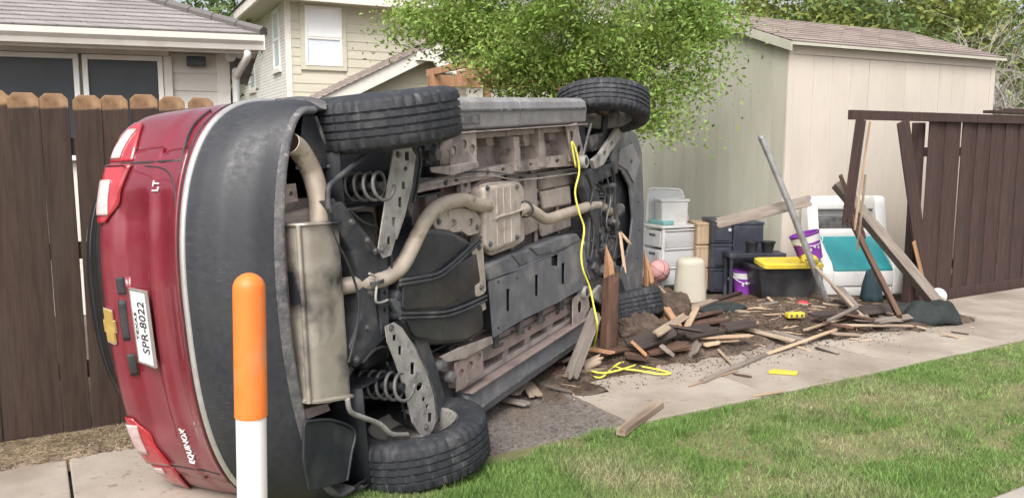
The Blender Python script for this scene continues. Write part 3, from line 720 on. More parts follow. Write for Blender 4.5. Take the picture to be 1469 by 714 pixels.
# brick side wall (x = 0 plane)
uv_plane([(-.0, .03, -.1), (-.0, 8, -.1), (-.0, 8, EZ), (-.0, .03, EZ)], [(0, 0), (8, 0), (8, EZ), (0, EZ)], 'brick_wall', 'white_brick', house2)
for (pa, pb) in (((391, 18), (403, 98)), ((357, 72), (367, 128))):
    y1, z1 = h2.hitx(*pa); y0, z0 = h2.hitx(*pb); ya, yb = min(y0, y1), max(y0, y1)
    m_ = MB(); fr = .07
    m_.box2((-.03, ya, z0), (.03, ya + fr, z1)); m_.box2((-.03, yb - fr, z0), (.03, yb, z1)); m_.box2((-.03, ya + fr, z1 - fr), (.03, yb - fr, z1)); m_.box2((-.03, ya + fr, z0), (.03, yb - fr, z0 + fr)); m_.box2((-.03, ya + fr, (z0 + z1) / 2 - .03), (.03, yb - fr, (z0 + z1) / 2 + .03))
    wn = m_.build('window', 'trim_white', house2)
    MB().box2((-.012, ya + fr, z0 + fr), (-.004, yb - fr, z1 - fr)).build('pane', 'blind', wn)
    MB().box2((-.07, ya - .08, z0 - .09), (.0, yb + .08, z0 - .004)).build('sill', 'trim', wn)
# eaves and roof
for (a, b) in (((-.55, -.5, EZ - .02), (11.5, .03, EZ + .03)), ((-.55, .03, EZ - .02), (.02, 8.5, EZ + .03))):
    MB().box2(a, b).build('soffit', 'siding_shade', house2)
MB().box2((-.6, -.56, EZ - .06), (11.5, -.5, EZ + .16)).build('fascia', 'trim', house2)
MB().box2((-.62, -.5, EZ - .06), (-.55, 8.5, EZ + .16)).build('fascia', 'trim', house2)
roof_slope('roof', 'shingle_grey', house2, (-.66, -.6, EZ + .17), (11.5, -.6, EZ + .17), (3.4, 3.6, EZ + 2.4), (8, 3.6, EZ + 2.4))
roof_slope('roof', 'shingle_grey', house2, (-.66, 8.5, EZ + .17), (-.66, -.6, EZ + .17), (3.4, 3.7, EZ + 2.4), (3.4, 3.6, EZ + 2.4))
# lower wing with gable rake in front of the yellow wall
Y2 = -2.2
def hy(px, py, y=Y2): q = h2.hit(px, py, y); return Vector((q[0], y, q[1]))
r0, r1 = hy(455, 143), hy(690, 30); 
dn = Vector((0, 0, -.30))
MB().prism([r0, r1, r1 + dn, r0 + dn], (0, .06, 0)).build('rake_board', 'trim', house2)
roof_slope('porch_roof', 'shingle_tan', house2, r0 + Vector((0, -.06, .02)), r0 + Vector((0, 2.2, .02)), r1 + Vector((0, -.06, .02)), r1 + Vector((0, 2.2, .02)))
wz = hy(560, 112)
g0, g1, g2 = hy(470, 150, Y2 + .4), hy(640, 66, Y2 + .4), hy(735, 66, Y2 + .4)
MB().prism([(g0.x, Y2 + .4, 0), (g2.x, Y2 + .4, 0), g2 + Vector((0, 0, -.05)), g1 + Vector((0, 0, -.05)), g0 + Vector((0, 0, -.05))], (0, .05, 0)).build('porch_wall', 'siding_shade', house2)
z = 1.6
while z < g1.z - .1:
    t = (z - g0.z) / (g1.z - g0.z); x0 = g0.x + max(0, t + .12) * (g1.x - g0.x)
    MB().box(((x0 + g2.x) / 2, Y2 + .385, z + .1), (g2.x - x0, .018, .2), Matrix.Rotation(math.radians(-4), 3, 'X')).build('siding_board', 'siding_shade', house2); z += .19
# boxed eave return and right eave
e0, e1, e2, e3 = hy(597, 84, Y2 - .25), hy(622, 74, Y2 - .25), hy(652, 90, Y2 - .25), hy(652, 104, Y2 - .25)
MB().prism([hy(598, 86, Y2 - .1), hy(600, 74, Y2 - .1), hy(622, 76, Y2 - .1), hy(645, 92, Y2 - .1), hy(650, 104, Y2 - .1), hy(634, 105, Y2 - .1), hy(622, 88, Y2 - .1)], (0, .09, 0)).build('eave_return', 'trim', house2)
fa, fb = hy(640, 92, Y2 - .05), hy(760, 100, Y2 - .05)
MB().box2((fa.x, Y2 - .05, fa.z - .22), (fb.x, Y2 + .02, fa.z)).build('fascia', 'trim', house2)
roof_slope('porch_roof', 'shingle_tan', house2, (fa.x - .2, Y2 - .1, fa.z + .01), (fb.x, Y2 - .1, fa.z + .01), (fa.x - .2, Y2 + 1.6, fa.z + .75), (fb.x, Y2 + 1.6, fa.z + .75))
d0, d1 = hy(668, 120, Y2 + .37), hy(725, 175, Y2 + .37)
MB().box2((d0.x, Y2 + .30, d1.z - 1.5), (d1.x, Y2 + .37, d0.z)).build('door', 'trim', house2)
# pergola in the yard
pg = empty('pergola', (0, 0, 0)); tag(pg, 'raw cedar pergola beams showing under the tree beside the house', 'pergola')
A_, B_ = D(668, 104, 11.2), D(800, 74, 11.8); zt = A_.z
dirp = Vector((B_.x - A_.x, B_.y - A_.y, 0)).normalized(); nrm = Vector((-dirp.y, dirp.x, 0)); ang = math.atan2(dirp.y, dirp.x)
for k in range(2):
    c = A_ + dirp * 1.35 + nrm * (k * 1.5); MB().box((c.x, c.y, zt), (2.7, .06, .17), Matrix.Rotation(ang, 3, 'Z')).build('beam', 'wood_orange', pg, .004)
    for t in (.35, 2.3):
        c = A_ + dirp * t + nrm * (k * 1.5 + .06 + .0); MB().box((c.x + nrm.x * .03, c.y + nrm.y * .03, (zt + .05) / 2 - .06), (.09, .09, zt - .05), Matrix.Rotation(ang, 3, 'Z')).build('post', 'wood_orange', pg, .004)
for t in (.1, .6, 1.1, 1.6, 2.1, 2.6):
    c = A_ + dirp * t + nrm * .75; MB().box((c.x, c.y, zt + .135), (.045, 2.1, .10), Matrix.Rotation(ang, 3, 'Z')).build('rafter', 'wood_orange', pg, .003)

# ---- shed
SC = D(1125, 230, 8.8); sh = Frame((SC.x, SC.y, 0), math.radians(27.5))
shed = empty('garden_shed', (SC.x, SC.y, 0), sh.a); tag(shed, 'tan panelled garden shed with shingle roof behind the broken fence', 'shed')
SZ = sh.hit(1125, 64)[1]; SL = sh.hit(1428, 90)[0]; SD = 2.7; RZ = SZ + .47
core = MB(); core.prism([(.03, .03, -.1), (.03, SD - .03, -.1), (.03, SD - .03, SZ - .02), (.03, SD / 2, RZ - .03), (.03, .03, SZ - .02)], (SL - .06, 0, 0)); core.build('wall', 'shed_wall_shaded', shed)
# front panels with narrow joints
pxs = [0.085] + [sh.hit(px, 200)[0] for px in (1242, 1342)] + [SL - .08]
for k in range(3):
    nb = 4
    for j in range(nb):
        x0 = pxs[k] + (pxs[k + 1] - pxs[k]) * j / nb; x1 = pxs[k] + (pxs[k + 1] - pxs[k]) * (j + 1) / nb
        MB().box2((x0 + (.004 if j == 0 else .0018), 0, -.05), (x1 - (.004 if j == nb - 1 else .0018), .03, SZ - .09)).build('panel', 'shed_wall_lit', shed, .0015)
MB().box2((.0, -.012, -.05), (.085, .03, SZ - .09)).build('corner_trim', 'shed_wall_lit', shed, .003)
MB().box2((SL - .08, -.012, -.05), (SL, .03, SZ - .09)).build('corner_trim', 'shed_wall_lit', shed, .003)
MB().box2((-.0, -.014, SZ - .09), (SL, .03, SZ + .0)).build('frieze', 'shed_wall_lit', shed, .003)
# side boards
y = .012; k = 0
while y < SD - .05:
    y1 = min(y + .203, SD - .02); f_ = lambda yy: SZ - .04 + (min(yy, SD - yy)) * (RZ - SZ) / (SD / 2)
    MB().prism([(0, y + .001, -.05), (0, y1, -.05), (0, y1, f_(y1)), (0, y + .001, f_(y))], (.028, 0, 0)).build('panel', 'shed_wall_shaded', shed, .0015)
    y = y1 + .002; k += 1
ov = .07
for (ya, yb, za, zb_) in ((-.11, SD / 2, SZ - .01, RZ + .02), (SD + .11, SD / 2, SZ - .01, RZ + .02)):
    if ya < 0: roof_slope('roof', 'shingle_tan', shed, (-ov, ya, za + .035), (SL + ov, ya, za + .035), (-ov, yb, zb_ + .035), (SL + ov, yb, zb_ + .035), .14)
    else: roof_slope('roof', 'shingle_tan', shed, (SL + ov, ya, za + .035), (-ov, ya, za + .035), (SL + ov, yb, zb_ + .035), (-ov, yb, zb_ + .035), .14)
    MB().prism([(-ov + .01, ya, za), (-ov + .01, yb, zb_), (-ov + .01, yb, zb_ + .03), (-ov + .01, ya, za + .03)], (SL + 2 * ov - .02, 0, 0)).build('roof_deck', 'shed_wall_shaded', shed)
for (ya, yb) in ((-.11, SD / 2), (SD + .11, SD / 2)):
    MB().prism([(-ov - .012, ya, SZ - .075), (-ov - .012, yb, RZ - .045), (-ov - .012, yb, RZ + .05), (-ov - .012, ya, SZ + .02)], (.02, 0, 0)).build('rake_trim', 'shed_wall_shaded', shed)

# ================================================================== trees
def leaf_mesh(name, centers, size, aspect=.5, droop=.3):
    n = len(centers); C_ = np.array(centers); a = RNG.random(n) * 6.283; el = RNG.normal(-droop, .55, n); ro = RNG.random(n) * 6.283
    d = np.stack([np.cos(a) * np.cos(el), np.sin(a) * np.cos(el), np.sin(el)], 1)
    up = np.stack([np.cos(ro), np.sin(ro), np.ones(n) * .9], 1); s_ = np.cross(d, up); s_ /= np.linalg.norm(s_, axis=1)[:, None]
    nn = np.cross(s_, d); L_ = size * RNG.uniform(.6, 1.35, n)[:, None]; W_ = L_ * aspect
    V = np.stack([C_, C_ + d * L_ * .5 + s_ * W_ * .5 + nn * L_ * .10, C_ + d * L_, C_ + d * L_ * .5 - s_ * W_ * .5 + nn * L_ * .10], 1)
    me = bpy.data.meshes.new(name); me.vertices.add(4 * n); me.vertices.foreach_set('co', V.reshape(-1).astype(np.float32))
    F = np.array([[0, 1, 2], [0, 2, 3]])[None] + 4 * np.arange(n)[:, None, None]
    me.loops.add(6 * n); me.loops.foreach_set('vertex_index', F.reshape(-1)); me.polygons.add(2 * n)
    me.polygons.foreach_set('loop_start', np.arange(0, 6 * n, 3)); me.polygons.foreach_set('loop_total', np.full(2 * n, 3)); me.update(); me.validate()
    return me
def make_tree(name, label, base, h, trunk_r, cc, rad, n_clump, per, leaf, mat, group=None, seed=1, clump_r=.32, bottom=None, limbs=7, extra=()):
    rs = random.Random(seed); root = empty(name, base); tag(root, label, 'tree', group)
    cc = Vector(cc); tb = MB()
    top = Vector((cc.x * .6, cc.y * .6, cc.z + rad[2] * .25))
    path = smooth_path([(0, 0, -.1), (top.x * .2 + .05, top.y * .2, h * .25), (top.x * .6 - .04, top.y * .6, h * .5), top], 4)
    tb.tube(path, [trunk_r * (1 - .75 * i / len(path)) for i in range(len(path))], 9)
    clumps = []
    for k in range(n_clump):
        while True:
            v = Vector([rs.uniform(-1, 1) for _ in range(3)])
            if v.length < 1: break
        v = v.normalized() * (v.length ** .45)
        p = Vector((cc.x + v.x * rad[0], cc.y + v.y * rad[1], cc.z + v.z * rad[2] * (1 if v.z > 0 else .8)))
        clumps.append(p)
    clumps += [Vector(e) for e in extra]
    hubs = [path[int(len(path) * t)] for t in (.45, .55, .65, .75, .85, .95)]
    lim = [hubs[i % len(hubs)] for i in range(limbs)]
    mids = []
    for i in range(limbs):
        hb = lim[i]; tgt = clumps[rs.randrange(len(clumps))]; md = hb.lerp(tgt, .55) + Vector((0, 0, .12)); mids.append(md)
        tb.tube(smooth_path([hb, hb.lerp(md, .5) + Vector((rs.uniform(-.08, .08), rs.uniform(-.08, .08), .05)), md], 3), [trunk_r * .38 * (1 - .1 * j) for j in range(7)], 6)
    cent = []
    for p in clumps:
        md = min(mids, key=lambda m: (m - p).length)
        tb.tube([md, md.lerp(p, .5) + Vector((rs.uniform(-.06, .06), rs.uniform(-.06, .06), .04)), p], [trunk_r * .16, trunk_r * .10, trunk_r * .03], 4)
        sc = rs.uniform(.6, 1.3); ax = Vector((p.x - cc.x, p.y - cc.y, 0)); ax = ax.normalized() if ax.length > .01 else Vector((1, 0, 0))
        for j in range(int(per * sc)):
            a = rs.gauss(0, .75) * clump_r * sc; q = p + ax * a * .9 + Vector((rs.gauss(0, .45), rs.gauss(0, .45), rs.gauss(0, .38))) * clump_r * sc
            q.z -= .12 * abs(a)
            if bottom is not None and q.z < bottom: q.z = bottom + rs.random() * .2
            cent.append(tuple(q))
    tb.build('trunk', 'bark', root, smooth=True)
    link('crown', leaf_mesh('crown', cent, leaf), mat, root)
    return root
tbase = D(852, 300, 8.4); tbase.z = 0
def rel(px, py, d): return D(px, py, d) - tbase
ex = [rel(x, y, d) for x, y, d in ((585, 20, 8.2), (600, 40, 8.3), (640, 45, 8.2), (620, 15, 8.5), (690, 70, 8.3), (720, 105, 8.2), (735, 125, 8.3), (760, 120, 8.0), (950, 150, 7.9), (940, 178, 7.9), (925, 170, 8.0), (985, 110, 8.0), (1000, 75, 8.0), (1015, 50, 8.1), (1000, 40, 8.1), (975, 70, 7.9), (900, 100, 7.8), (860, 110, 7.9), (800, 105, 7.9), (830, 85, 7.7), (1000, 10, 8.2), (1020, 20, 8.4), (740, 40, 8.0), (670, 20, 8.0), (960, 120, 8.0), (780, 80, 7.8), (640, 25, 8.0), (700, 35, 8.0), (935, 130, 7.9), (890, 70, 7.7), (760, 60, 7.8), (820, 30, 7.8), (880, 30, 7.7), (940, 40, 7.8), (715, 80, 8.0), (750, 150, 8.3), (880, 130, 8.2))]
make_tree('shade_tree', 'light green leafy tree between the overturned car and the shed', tbase, 3.2, .08, rel(815, 5, 8.3) , (1.25, 1.05, .92), 76, 500, .05, 'leaf', None, 5, .245, extra=ex, limbs=9)
make_tree('yard_tree', 'green tree rising behind the roof ridge of the cream house', (-6.3, 24, 0), 5, .2, (0, 0, 5.2), (3.0, 2.0, 2.2), 70, 260, .22, 'leaf_far', None, 11, .8)
make_tree('yard_tree', 'green tree seen through the gap below the gutter of the cream house', (-8.7, 27, 0), 3, .15, (0, 0, 2.6), (1.8, 1.5, 1.7), 40, 240, .2, 'leaf_far', None, 12, .7)
for k, (px, d, hgt, rx, mt, lb) in enumerate(((1085, 15.5, 4.2, 1.5, 'leaf_yellow', 'yellow green tree standing behind the ridge end of the shed'),
                                     (1185, 16.2, 4.5, 1.7, 'leaf_far', 'dark green tree standing behind the middle of the shed roof'),
                                     (1290, 17, 4.6, 1.8, 'leaf_yellow', 'tall yellow green tree behind the shed beside the bare shrub'),
                                     (1420, 19, 4.6, 2.2, 'leaf_far', 'dark green tree standing behind the leafless shrub'))):
    b = D(px, 200, d); b.z = 0
    make_tree('yard_tree', lb, b, hgt, .14, (0, 0, hgt * .68), (rx, 1.2, hgt * .36), 70, 230, .14, mt, 'trees behind the shed', 20 + k, .55)
# bare shrub at the right end of the shed
bs = D(1452, 240, 12.5); bs.z = 0
root = empty('bare_shrub', bs); tag(root, 'tangled leafless grey shrub at the far corner of the shed', 'shrub')
tw = MB(); rs = random.Random(3)
def grow(p, d, L_, r, lv):
    q = p + d * L_ * .5 + Vector((rs.gauss(0, .05), rs.gauss(0, .05), rs.gauss(0, .04))) * L_; e = q + (d + Vector((rs.gauss(0, .2), rs.gauss(0, .2), rs.gauss(0, .12)))).normalized() * L_ * .5
    tw.tube([p, q, e], [r, r * .85, r * .65], 4 if lv < 3 else 3, False)
    if lv >= 5: return
    for k in range(3 if lv < 4 else 2):
        d2 = (d + Vector((rs.gauss(0, .55), rs.gauss(0, .45), rs.gauss(0, .4)))).normalized(); grow(e if k else q, d2, L_ * rs.uniform(.55, .85), r * .6, lv + 1)
for k in range(9):
    a = rs.random() * 6.28; grow(Vector((rs.gauss(0, .12), rs.gauss(0, .12), -.05)), Vector((math.cos(a) * .45, math.sin(a) * .3, 1)).normalized(), rs.uniform(.9, 1.35), .030, 0)
tw.build('branch_tangle', 'twig', root)
cent = []
for k in range(900): cent.append((rs.gauss(.2, .8), rs.gauss(.3, .5), max(.05, rs.gauss(1.2, .6))))
link('sparse_leaves', leaf_mesh('sparse_leaves', cent, .09), 'leaf_far', root)
# ================================================================== overturned car
car = empty('overturned_suv'); car.matrix_world = Matrix.Translation(CT) @ CR.to_4x4()
tag(car, 'crashed dark red SUV lying on its left side with its underbody exposed', 'car')
ZL = [.30, .36, .45, .55, .62, .66, .75, .85, .95, 1.05, 1.12, 1.20, 1.35, 1.50, 1.56, 1.62, 1.675]
WL = [.83, .865, .882, .885, .887, .887, .885, .88, .876, .872, .866, .85, .775, .715, .69, .63, .40]
XR = [-.80, -.90, -.97, -1.0, -1.0, -.985, -.97, -.96, -.955, -.962, -.972, -.915, -.83, -.74, -.735, -.70, -.5]
AR = [.24, .40, .54, .58, .56, .52, .46, .43, .41, .41, .42, .43, .45, .45, .45, .42, .3]
XF = [3.70, 3.78, 3.80, 3.80, 3.79, 3.78, 3.76, 3.70, 3.50, 3.05, 2.75, 2.6, 2.3, 1.95, 1.78, 1.5, 1.1]
def P_(A, z): return float(np.interp(z, ZL, A))
def sstep(a, b, x): t = min(1, max(0, (x - a) / (b - a))); return t * t * (3 - 2 * t)
def sup(z): return 2.0 + .55 * sstep(.30, .5, z) - .12 * sstep(.66, .92, z)
def dent(y, z):                               # hollow round the plate, raised edges of the tailgate
    return .030 * sstep(.84, .90, z) * sstep(1.055, 1.02, z) * sstep(.56, .44, abs(y)) + .012 * sstep(.665, .69, z) * sstep(.86, .80, z) + .010 * sstep(.55, .48, abs(y)) * sstep(.86, .80, z) * sstep(.70, .76, z)
def xrear(y, z):
    w_ = P_(WL, z); t = min(.9999, abs(y) / w_); n = sup(z); return P_(XR, z) + P_(AR, z) * (1 - (1 - t ** n) ** (1 / n)) + dent(y, z)
def inside(p):
    if not (.30 <= p.z <= 1.675): return False
    if abs(p.y) >= P_(WL, p.z): return False
    return p.x > xrear(p.y, p.z)
CRT = CR.transposed()
def bh(px, py, off=.004):                     # pixel -> point on the rear body skin, lifted by off
    d = CRT @ ray(px, py); k0 = 1.5; k = k0
    while k < 6:
        if inside(CO + d * k):
            lo, hi = k - .01, k
            for _ in range(14):
                m = (lo + hi) / 2
                if inside(CO + d * m): hi = m
                else: lo = m
            h = CO + d * hi; return h - d.normalized() * off
        k += .01
    return cz(px, py, .8)
def rnormal(y, z):
    e = .01; tx = Vector((xrear(y + e, z) - xrear(y - e, z), 2 * e, 0)); tz = Vector((xrear(y, z + e) - xrear(y, z - e), 0, 2 * e))
    n = tz.cross(tx).normalized(); return n if n.x < 0 else -n
def outline(z, nr=34, ns=64, nf=12):
    w_, xr_, a, xf = P_(WL, z), P_(XR, z), P_(AR, z), P_(XF, z); b = min(.6, (xf - xr_ - a) * .45); pts = []
    for k in range(nr):
        th = math.pi / 2 * k / nr; e = 2 / sup(z); yy = w_ * math.sin(th) ** e; pts.append((xr_ + a * (1 - math.cos(th) ** e) + dent(yy, z), yy))
    for k in range(ns): pts.append((xr_ + a + (xf - b - xr_ - a) * k / ns, w_))
    for k in range(nf + 1):
        th = math.pi / 2 * k / nf; pts.append((xf - b + b * math.sin(th), w_ * math.cos(th)))
    return pts
lev = sorted(set(list(np.linspace(.30, 1.675, 84)) + [.615, 1.53, 1.20]))
rings = []
for z in lev:
    h = outline(z); rings.append([Vector((x, y, z)) for x, y in h] + [Vector((x, -y, z)) for x, y in h[-2:0:-1]])
nR = len(rings[0]); AX = (0.0, 2.857)
for r in rings:
    for v in r:
        for xc in AX:
            dx, dz = v.x - xc, v.z - .38; q = math.hypot(dx, dz)
            if abs(v.y) > .55 and abs(q - .40) < .022: v.x = xc + dx * .40 / q; v.z = .38 + dz * .40 / q
cls = {}
for i in range(len(rings) - 1):
    for k in range(nR):
        q = [rings[i][k], rings[i][(k + 1) % nR], rings[i + 1][(k + 1) % nR], rings[i + 1][k]]
        c = (q[0] + q[1] + q[2] + q[3]) / 4
        if any(math.hypot(c.x - xc, c.z - .38) < .40 and abs(c.y) > .5 for xc in AX): continue
        if c.z < .615 and c.x < -.2: n = 'rear_bumper'
        elif c.z < .60 and c.x > 3.15: n = 'front_bumper'
        elif c.z < .44: n = 'side_cladding'
        elif c.x < -.42 and .66 < c.z < 1.20 and abs(c.y) < .70: n = 'tailgate'
        elif c.x < -.35 and 1.20 <= c.z < 1.53 and abs(c.y) < .66: n = 'rear_window'
        elif c.x < -.2 and 1.53 <= c.z < 1.66 and abs(c.y) < .6: n = 'rear_spoiler'
        elif 1.13 < c.z < 1.51 and abs(c.y) > .6 and -.30 < c.x < P_(XF, c.z) - .5: n = 'side_window#' + ('L' if c.y > 0 else 'R')
        elif 1.12 < c.z < 1.55 and c.x > P_(XF, c.z) - .55: n = 'windshield'
        else: n = 'body_shell'
        cls.setdefault(n, MB()).add(q, [(0, 1, 2, 3)])
MM = {'rear_spoiler': 'glass_dark', 'rear_bumper': 'black_plastic', 'front_bumper': 'light_plastic', 'side_cladding': 'black_plastic', 'tailgate': 'paint', 'rear_window': 'glass_dark', 'side_window': 'glass_dark', 'windshield': 'glass_dark', 'body_shell': 'paint'}
top = MB(); top.add(rings[-1], [tuple(range(nR))]); cls['body_shell'].add(rings[-1], [tuple(range(nR))])
PART = {}
for n, mb in cls.items():
    me = mb.mesh(n); bm = bmesh.new(); bm.from_mesh(me); bmesh.ops.remove_doubles(bm, verts=bm.verts, dist=.0004)
    bmesh.ops.recalc_face_normals(bm, faces=bm.faces)
    f0 = max(bm.faces, key=lambda f: abs(f.calc_center_median().x) + abs(f.calc_center_median().y))
    c = f0.calc_center_median() - Vector((1.2, 0, .8))
    if f0.normal.dot(c) < 0: bmesh.ops.reverse_faces(bm, faces=bm.faces)
    bm.to_mesh(me); bm.free()
    o = link(n.split('#')[0], me, MM[n.split('#')[0]], car, True); sm = o.modifiers.new('thick', 'SOLIDIFY'); sm.thickness = .012; sm.offset = -1 if n != 'tailgate' else .2
    PART[n] = o
PART['rear_bumper']['label'] = 'scraped dark plastic lower rear bumper'
tg = PART['tailgate']
def cbox(name, a, b, mat, bev=.006, parent=car, smooth=False): return MB().box2(a, b).build(name, mat, parent, bev, smooth)
def ctube(name, pts, r, mat, n=12, parent=car, k=5):
    return MB().tube(smooth_path(pts, k) if k else pts, r, n).build(name, mat, parent, smooth=50)
def pz(lst, z): return [cz(x, y, z) for x, y in lst]
def circ(px, py, r, z, n=12, ry=None):
    c = cz(px, py, z); e = (cz(px, py + (ry or r), z) - c).length; e2 = (cz(px + r, py, z) - c).length
    return [c + Vector((math.cos(2 * math.pi * k / n) * e2, math.sin(2 * math.pi * k / n) * e, 0)) for k in range(n)]
def rect(px, py, rx, ry, z): return [cz(px + a * rx, py + b * ry, z) for a, b in ((-1, -1), (1, -1), (1, 1), (-1, 1))]
def slab(name, pl, z, th, mat, bev=.008, rnd=.0, holes=None, parent=car, zs=None, smooth=False, seg=2):
    poly = [cz(p[0], p[1], p[2] if len(p) > 2 else z) for p in pl]
    if rnd: poly = rounded(poly, rnd)
    if holes:
        o = bm_obj(holed_plate(poly, [rect(*h[:4], z) if len(h) == 5 else circ(h[0], h[1], h[2], z, 12, h[3] if len(h) > 3 else None) for h in holes], (0, 0, th)), name, mat, parent)
        return o
    return MB().prism(poly, (0, 0, th)).build(name, mat, parent, bev, smooth, seg)

# ---- bumper lip, silver strip, arches, liners
def band(name, rows, mat, xmax, side=0):      # rows: (z of outline, offset outward, z shift)
    R_ = []
    base = [p for p in outline(.62, 40, 64, 4) if p[0] < xmax]
    for (z, off, dz) in rows:
        row = []
        full = outline(z, 40, 64, 4)
        idx = len(base)
        half = full[:idx]
        seq = [(x, -y) for x, y in half[::-1]][:-1] + half
        for i, (x, y) in enumerate(seq):
            a = seq[max(i - 1, 0)]; b = seq[min(i + 1, len(seq) - 1)]; t = Vector((b[0] - a[0], b[1] - a[1])).normalized()
            row.append(Vector((x - t.y * off, y + t.x * off, z + dz)) if False else Vector((x + -abs(t.y) * off, y + math.copysign(abs(t.x), y) * off, z + dz)))
        R_.append(row)
    return MB().grid(R_).build(name, mat, car, smooth=True)
band('trim_strip', [(.604, -.002, 0), (.606, .007, 0), (.612, .010, 0), (.626, .010, 0), (.632, .007, 0), (.634, -.004, 0)], 'silver', -.25)
band('bumper_lip', [(.315, .004, 0), (.30, .004, -.004), (.30, -.006, -.010), (.30, -.014, -.006), (.30, -.018, .01), (.30, -.020, .10)], 'scuffed_plastic', -.36)
band('bumper_seam', [(.66, -.004, -.002), (.66, .0045, -.001), (.66, .0045, .001), (.66, -.004, .002)], 'black_metal', -.4)
for xc in AX:
    for sg in (-1, 1):
        rows = []
        for k in range(25):
            a = math.radians(-12 + 204 * k / 24); ca, sa = math.cos(a), math.sin(a)
            yb = P_(WL, min(1.6, max(.31, .38 + .43 * sa)))
            rows.append([Vector((xc + r * ca, sg * (yb + dy), .38 + r * sa)) for r, dy in ((.385, -.09), (.385, .008), (.40, .014), (.455, .010), (.462, -.01))])
        MB().grid(rows).build('arch_trim', 'scuffed_plastic' if xc == 0 else 'black_plastic', car, smooth=40)
        rows = [[Vector((xc + .41 * math.cos(a), sg * y, .38 + .41 * math.sin(a))) for y in (.40, .55, .70, .86)] for a in [math.radians(-14 + 208 * k / 20) for k in range(21)]]
        o = MB().grid(rows).build('wheel_liner', 'liner', car, smooth=True); o.modifiers.new('thick', 'SOLIDIFY').thickness = .008
        wl_ = [Vector((xc + .41 * math.cos(a), sg * .40, .38 + .41 * math.sin(a))) for a in [math.radians(-14 + 208 * k / 20) for k in range(21)]]
        MB().prism(wl_, (0, -sg * .01, 0)).build('wheel_well', 'liner', car)
slab('liner_flap', [(450, 160), (459, 185), (473, 228), (470, 241), (452, 245), (425, 243), (432, 200), (436, 160)], .34, .010, 'liner', .003)
ctube('flap_edge', pz([(452, 166), (460, 187), (474, 230), (470, 241)], .338), .008, 'scuffed_plastic', 6)
slab('liner_flap', [(437, 605), (475, 603), (508, 617), (504, 650), (498, 690), (470, 697), (445, 704), (436, 660)], .26, .012, 'liner', .003, .02)
ctube('flap_edge', pz([(440, 604), (476, 602), (508, 617), (504, 650), (498, 688)], .258), .007, 'liner', 6)

# ---- tail lamps, badges, plate
def patch(name, L_, R_, mat, parent, off=.009, nu=6, k=4):
    a = smooth_path([Vector((x, y, 0)) for x, y in L_], k); b = smooth_path([Vector((x, y, 0)) for x, y in R_], k); rows = []
    for p, q in zip(a, b):
        rows.append([bh(*(p.lerp(q, -.0 + i / nu).to_2d()), off) for i in range(nu + 1)])
    o = MB().grid(rows).build(name, mat, parent, smooth=True)
    m = o.modifiers.new('thick', 'SOLIDIFY'); m.thickness = .010; m.offset = 0
    return o
def patch_yz(name, sta, mat, parent, off, th=.008):
    rows = []
    for y, z0, z1 in sta:
        row = []
        for i in range(7):
            z = z0 + (z1 - z0) * i / 6 - (0 if name == 'lamp_gap' else .06); row.append(Vector((xrear(y, z), y, z)) + rnormal(y, z) * off)
        rows.append(row)
    o = MB().grid(rows).build(name, mat, parent, smooth=True)
    m = o.modifiers.new('thick', 'SOLIDIFY'); m.thickness = th; m.offset = 0
    return o
def dense(sta, n=4):
    out = []
    for i in range(len(sta) - 1):
        for k in range(n): out.append(tuple(a + (b - a) * k / n for a, b in zip(sta[i], sta[i + 1])))
    return out + [sta[-1]]
for sg in (-1, 1):
    Q = dense([(.665, 1.045, 1.195), (.71, 1.05, 1.195), (.76, 1.065, 1.185), (.80, 1.085, 1.17), (.82, 1.105, 1.155)])
    tl = patch_yz('tail_light', [(sg * y, a, b) for y, a, b in Q], 'lens_red', car, .008)
    patch_yz('clear_lens', [(sg * y, b - .075, b - .025) for y, a, b in Q[1:(12 if sg < 0 else 5)]], 'lens_clear', tl, .0145)
    Q = dense([(.650, 1.04, 1.205), (.59, 1.06, 1.205), (.52, 1.085, 1.205), (.46, 1.115, 1.20), (.42, 1.15, 1.195)])
    tl = patch_yz('tail_light', [(sg * y, a, b) for y, a, b in Q], 'lens_red', car, .016)
    patch_yz('clear_lens', [(sg * y, b - .07, b - .012) for y, a, b in Q[4:14]], 'lens_clear', tl, .0225)
    patch_yz('lamp_gap', [(sg * (.657 + dy), a, b) for dy, a, b in ((-.004, .70, 1.21), (.004, .70, 1.21))], 'black_metal', car, .006, .004)  # dark joint between tailgate and quarter panel
def seam(pts, r=.0035, mat='black_metal'): return ctube('panel_gap', [bh(x, y, .013) for x, y in pts], r, mat, 6, car, 4)
seam([(150, 239), (180, 238), (215, 239), (236, 243), (247, 257), (251, 276), (252, 300)])
seam([(302, 158), (279, 178), (266, 206), (259, 250)], .005)
def frame_at(px, py, off):
    h = bh(px, py, off); n = rnormal(h.y, h.z); Y = (Vector((0, 0, 1)) - n * n.z).normalized(); X = Y.cross(n)
    return h, X, Y, n
def mtx(h, X, Y, n): return Matrix(((X.x, Y.x, n.x, h.x), (X.y, Y.y, n.y, h.y), (X.z, Y.z, n.z, h.z), (0, 0, 0, 1)))
h, X, Y, n = frame_at(224, 267, .016)
text_mesh('LT', .044, .003, 'lettering', 'plate_white', tg, mtx(h, X, Y, n))
h, X, Y, n = frame_at(269, 640, .016)
text_mesh('EQUINOX', .037, .003, 'lettering', 'plate_white', tg, mtx(h, X, Y, n) @ Matrix(((1, .25, 0, 0), (0, 1, 0, 0), (0, 0, 1, 0), (0, 0, 0, 1))))
h, X, Y, n = frame_at(159, 467, .014)
def prism_f(pts, off, th): return MB().prism([h + X * a + Y * b + n * off for a, b in pts], n * th)
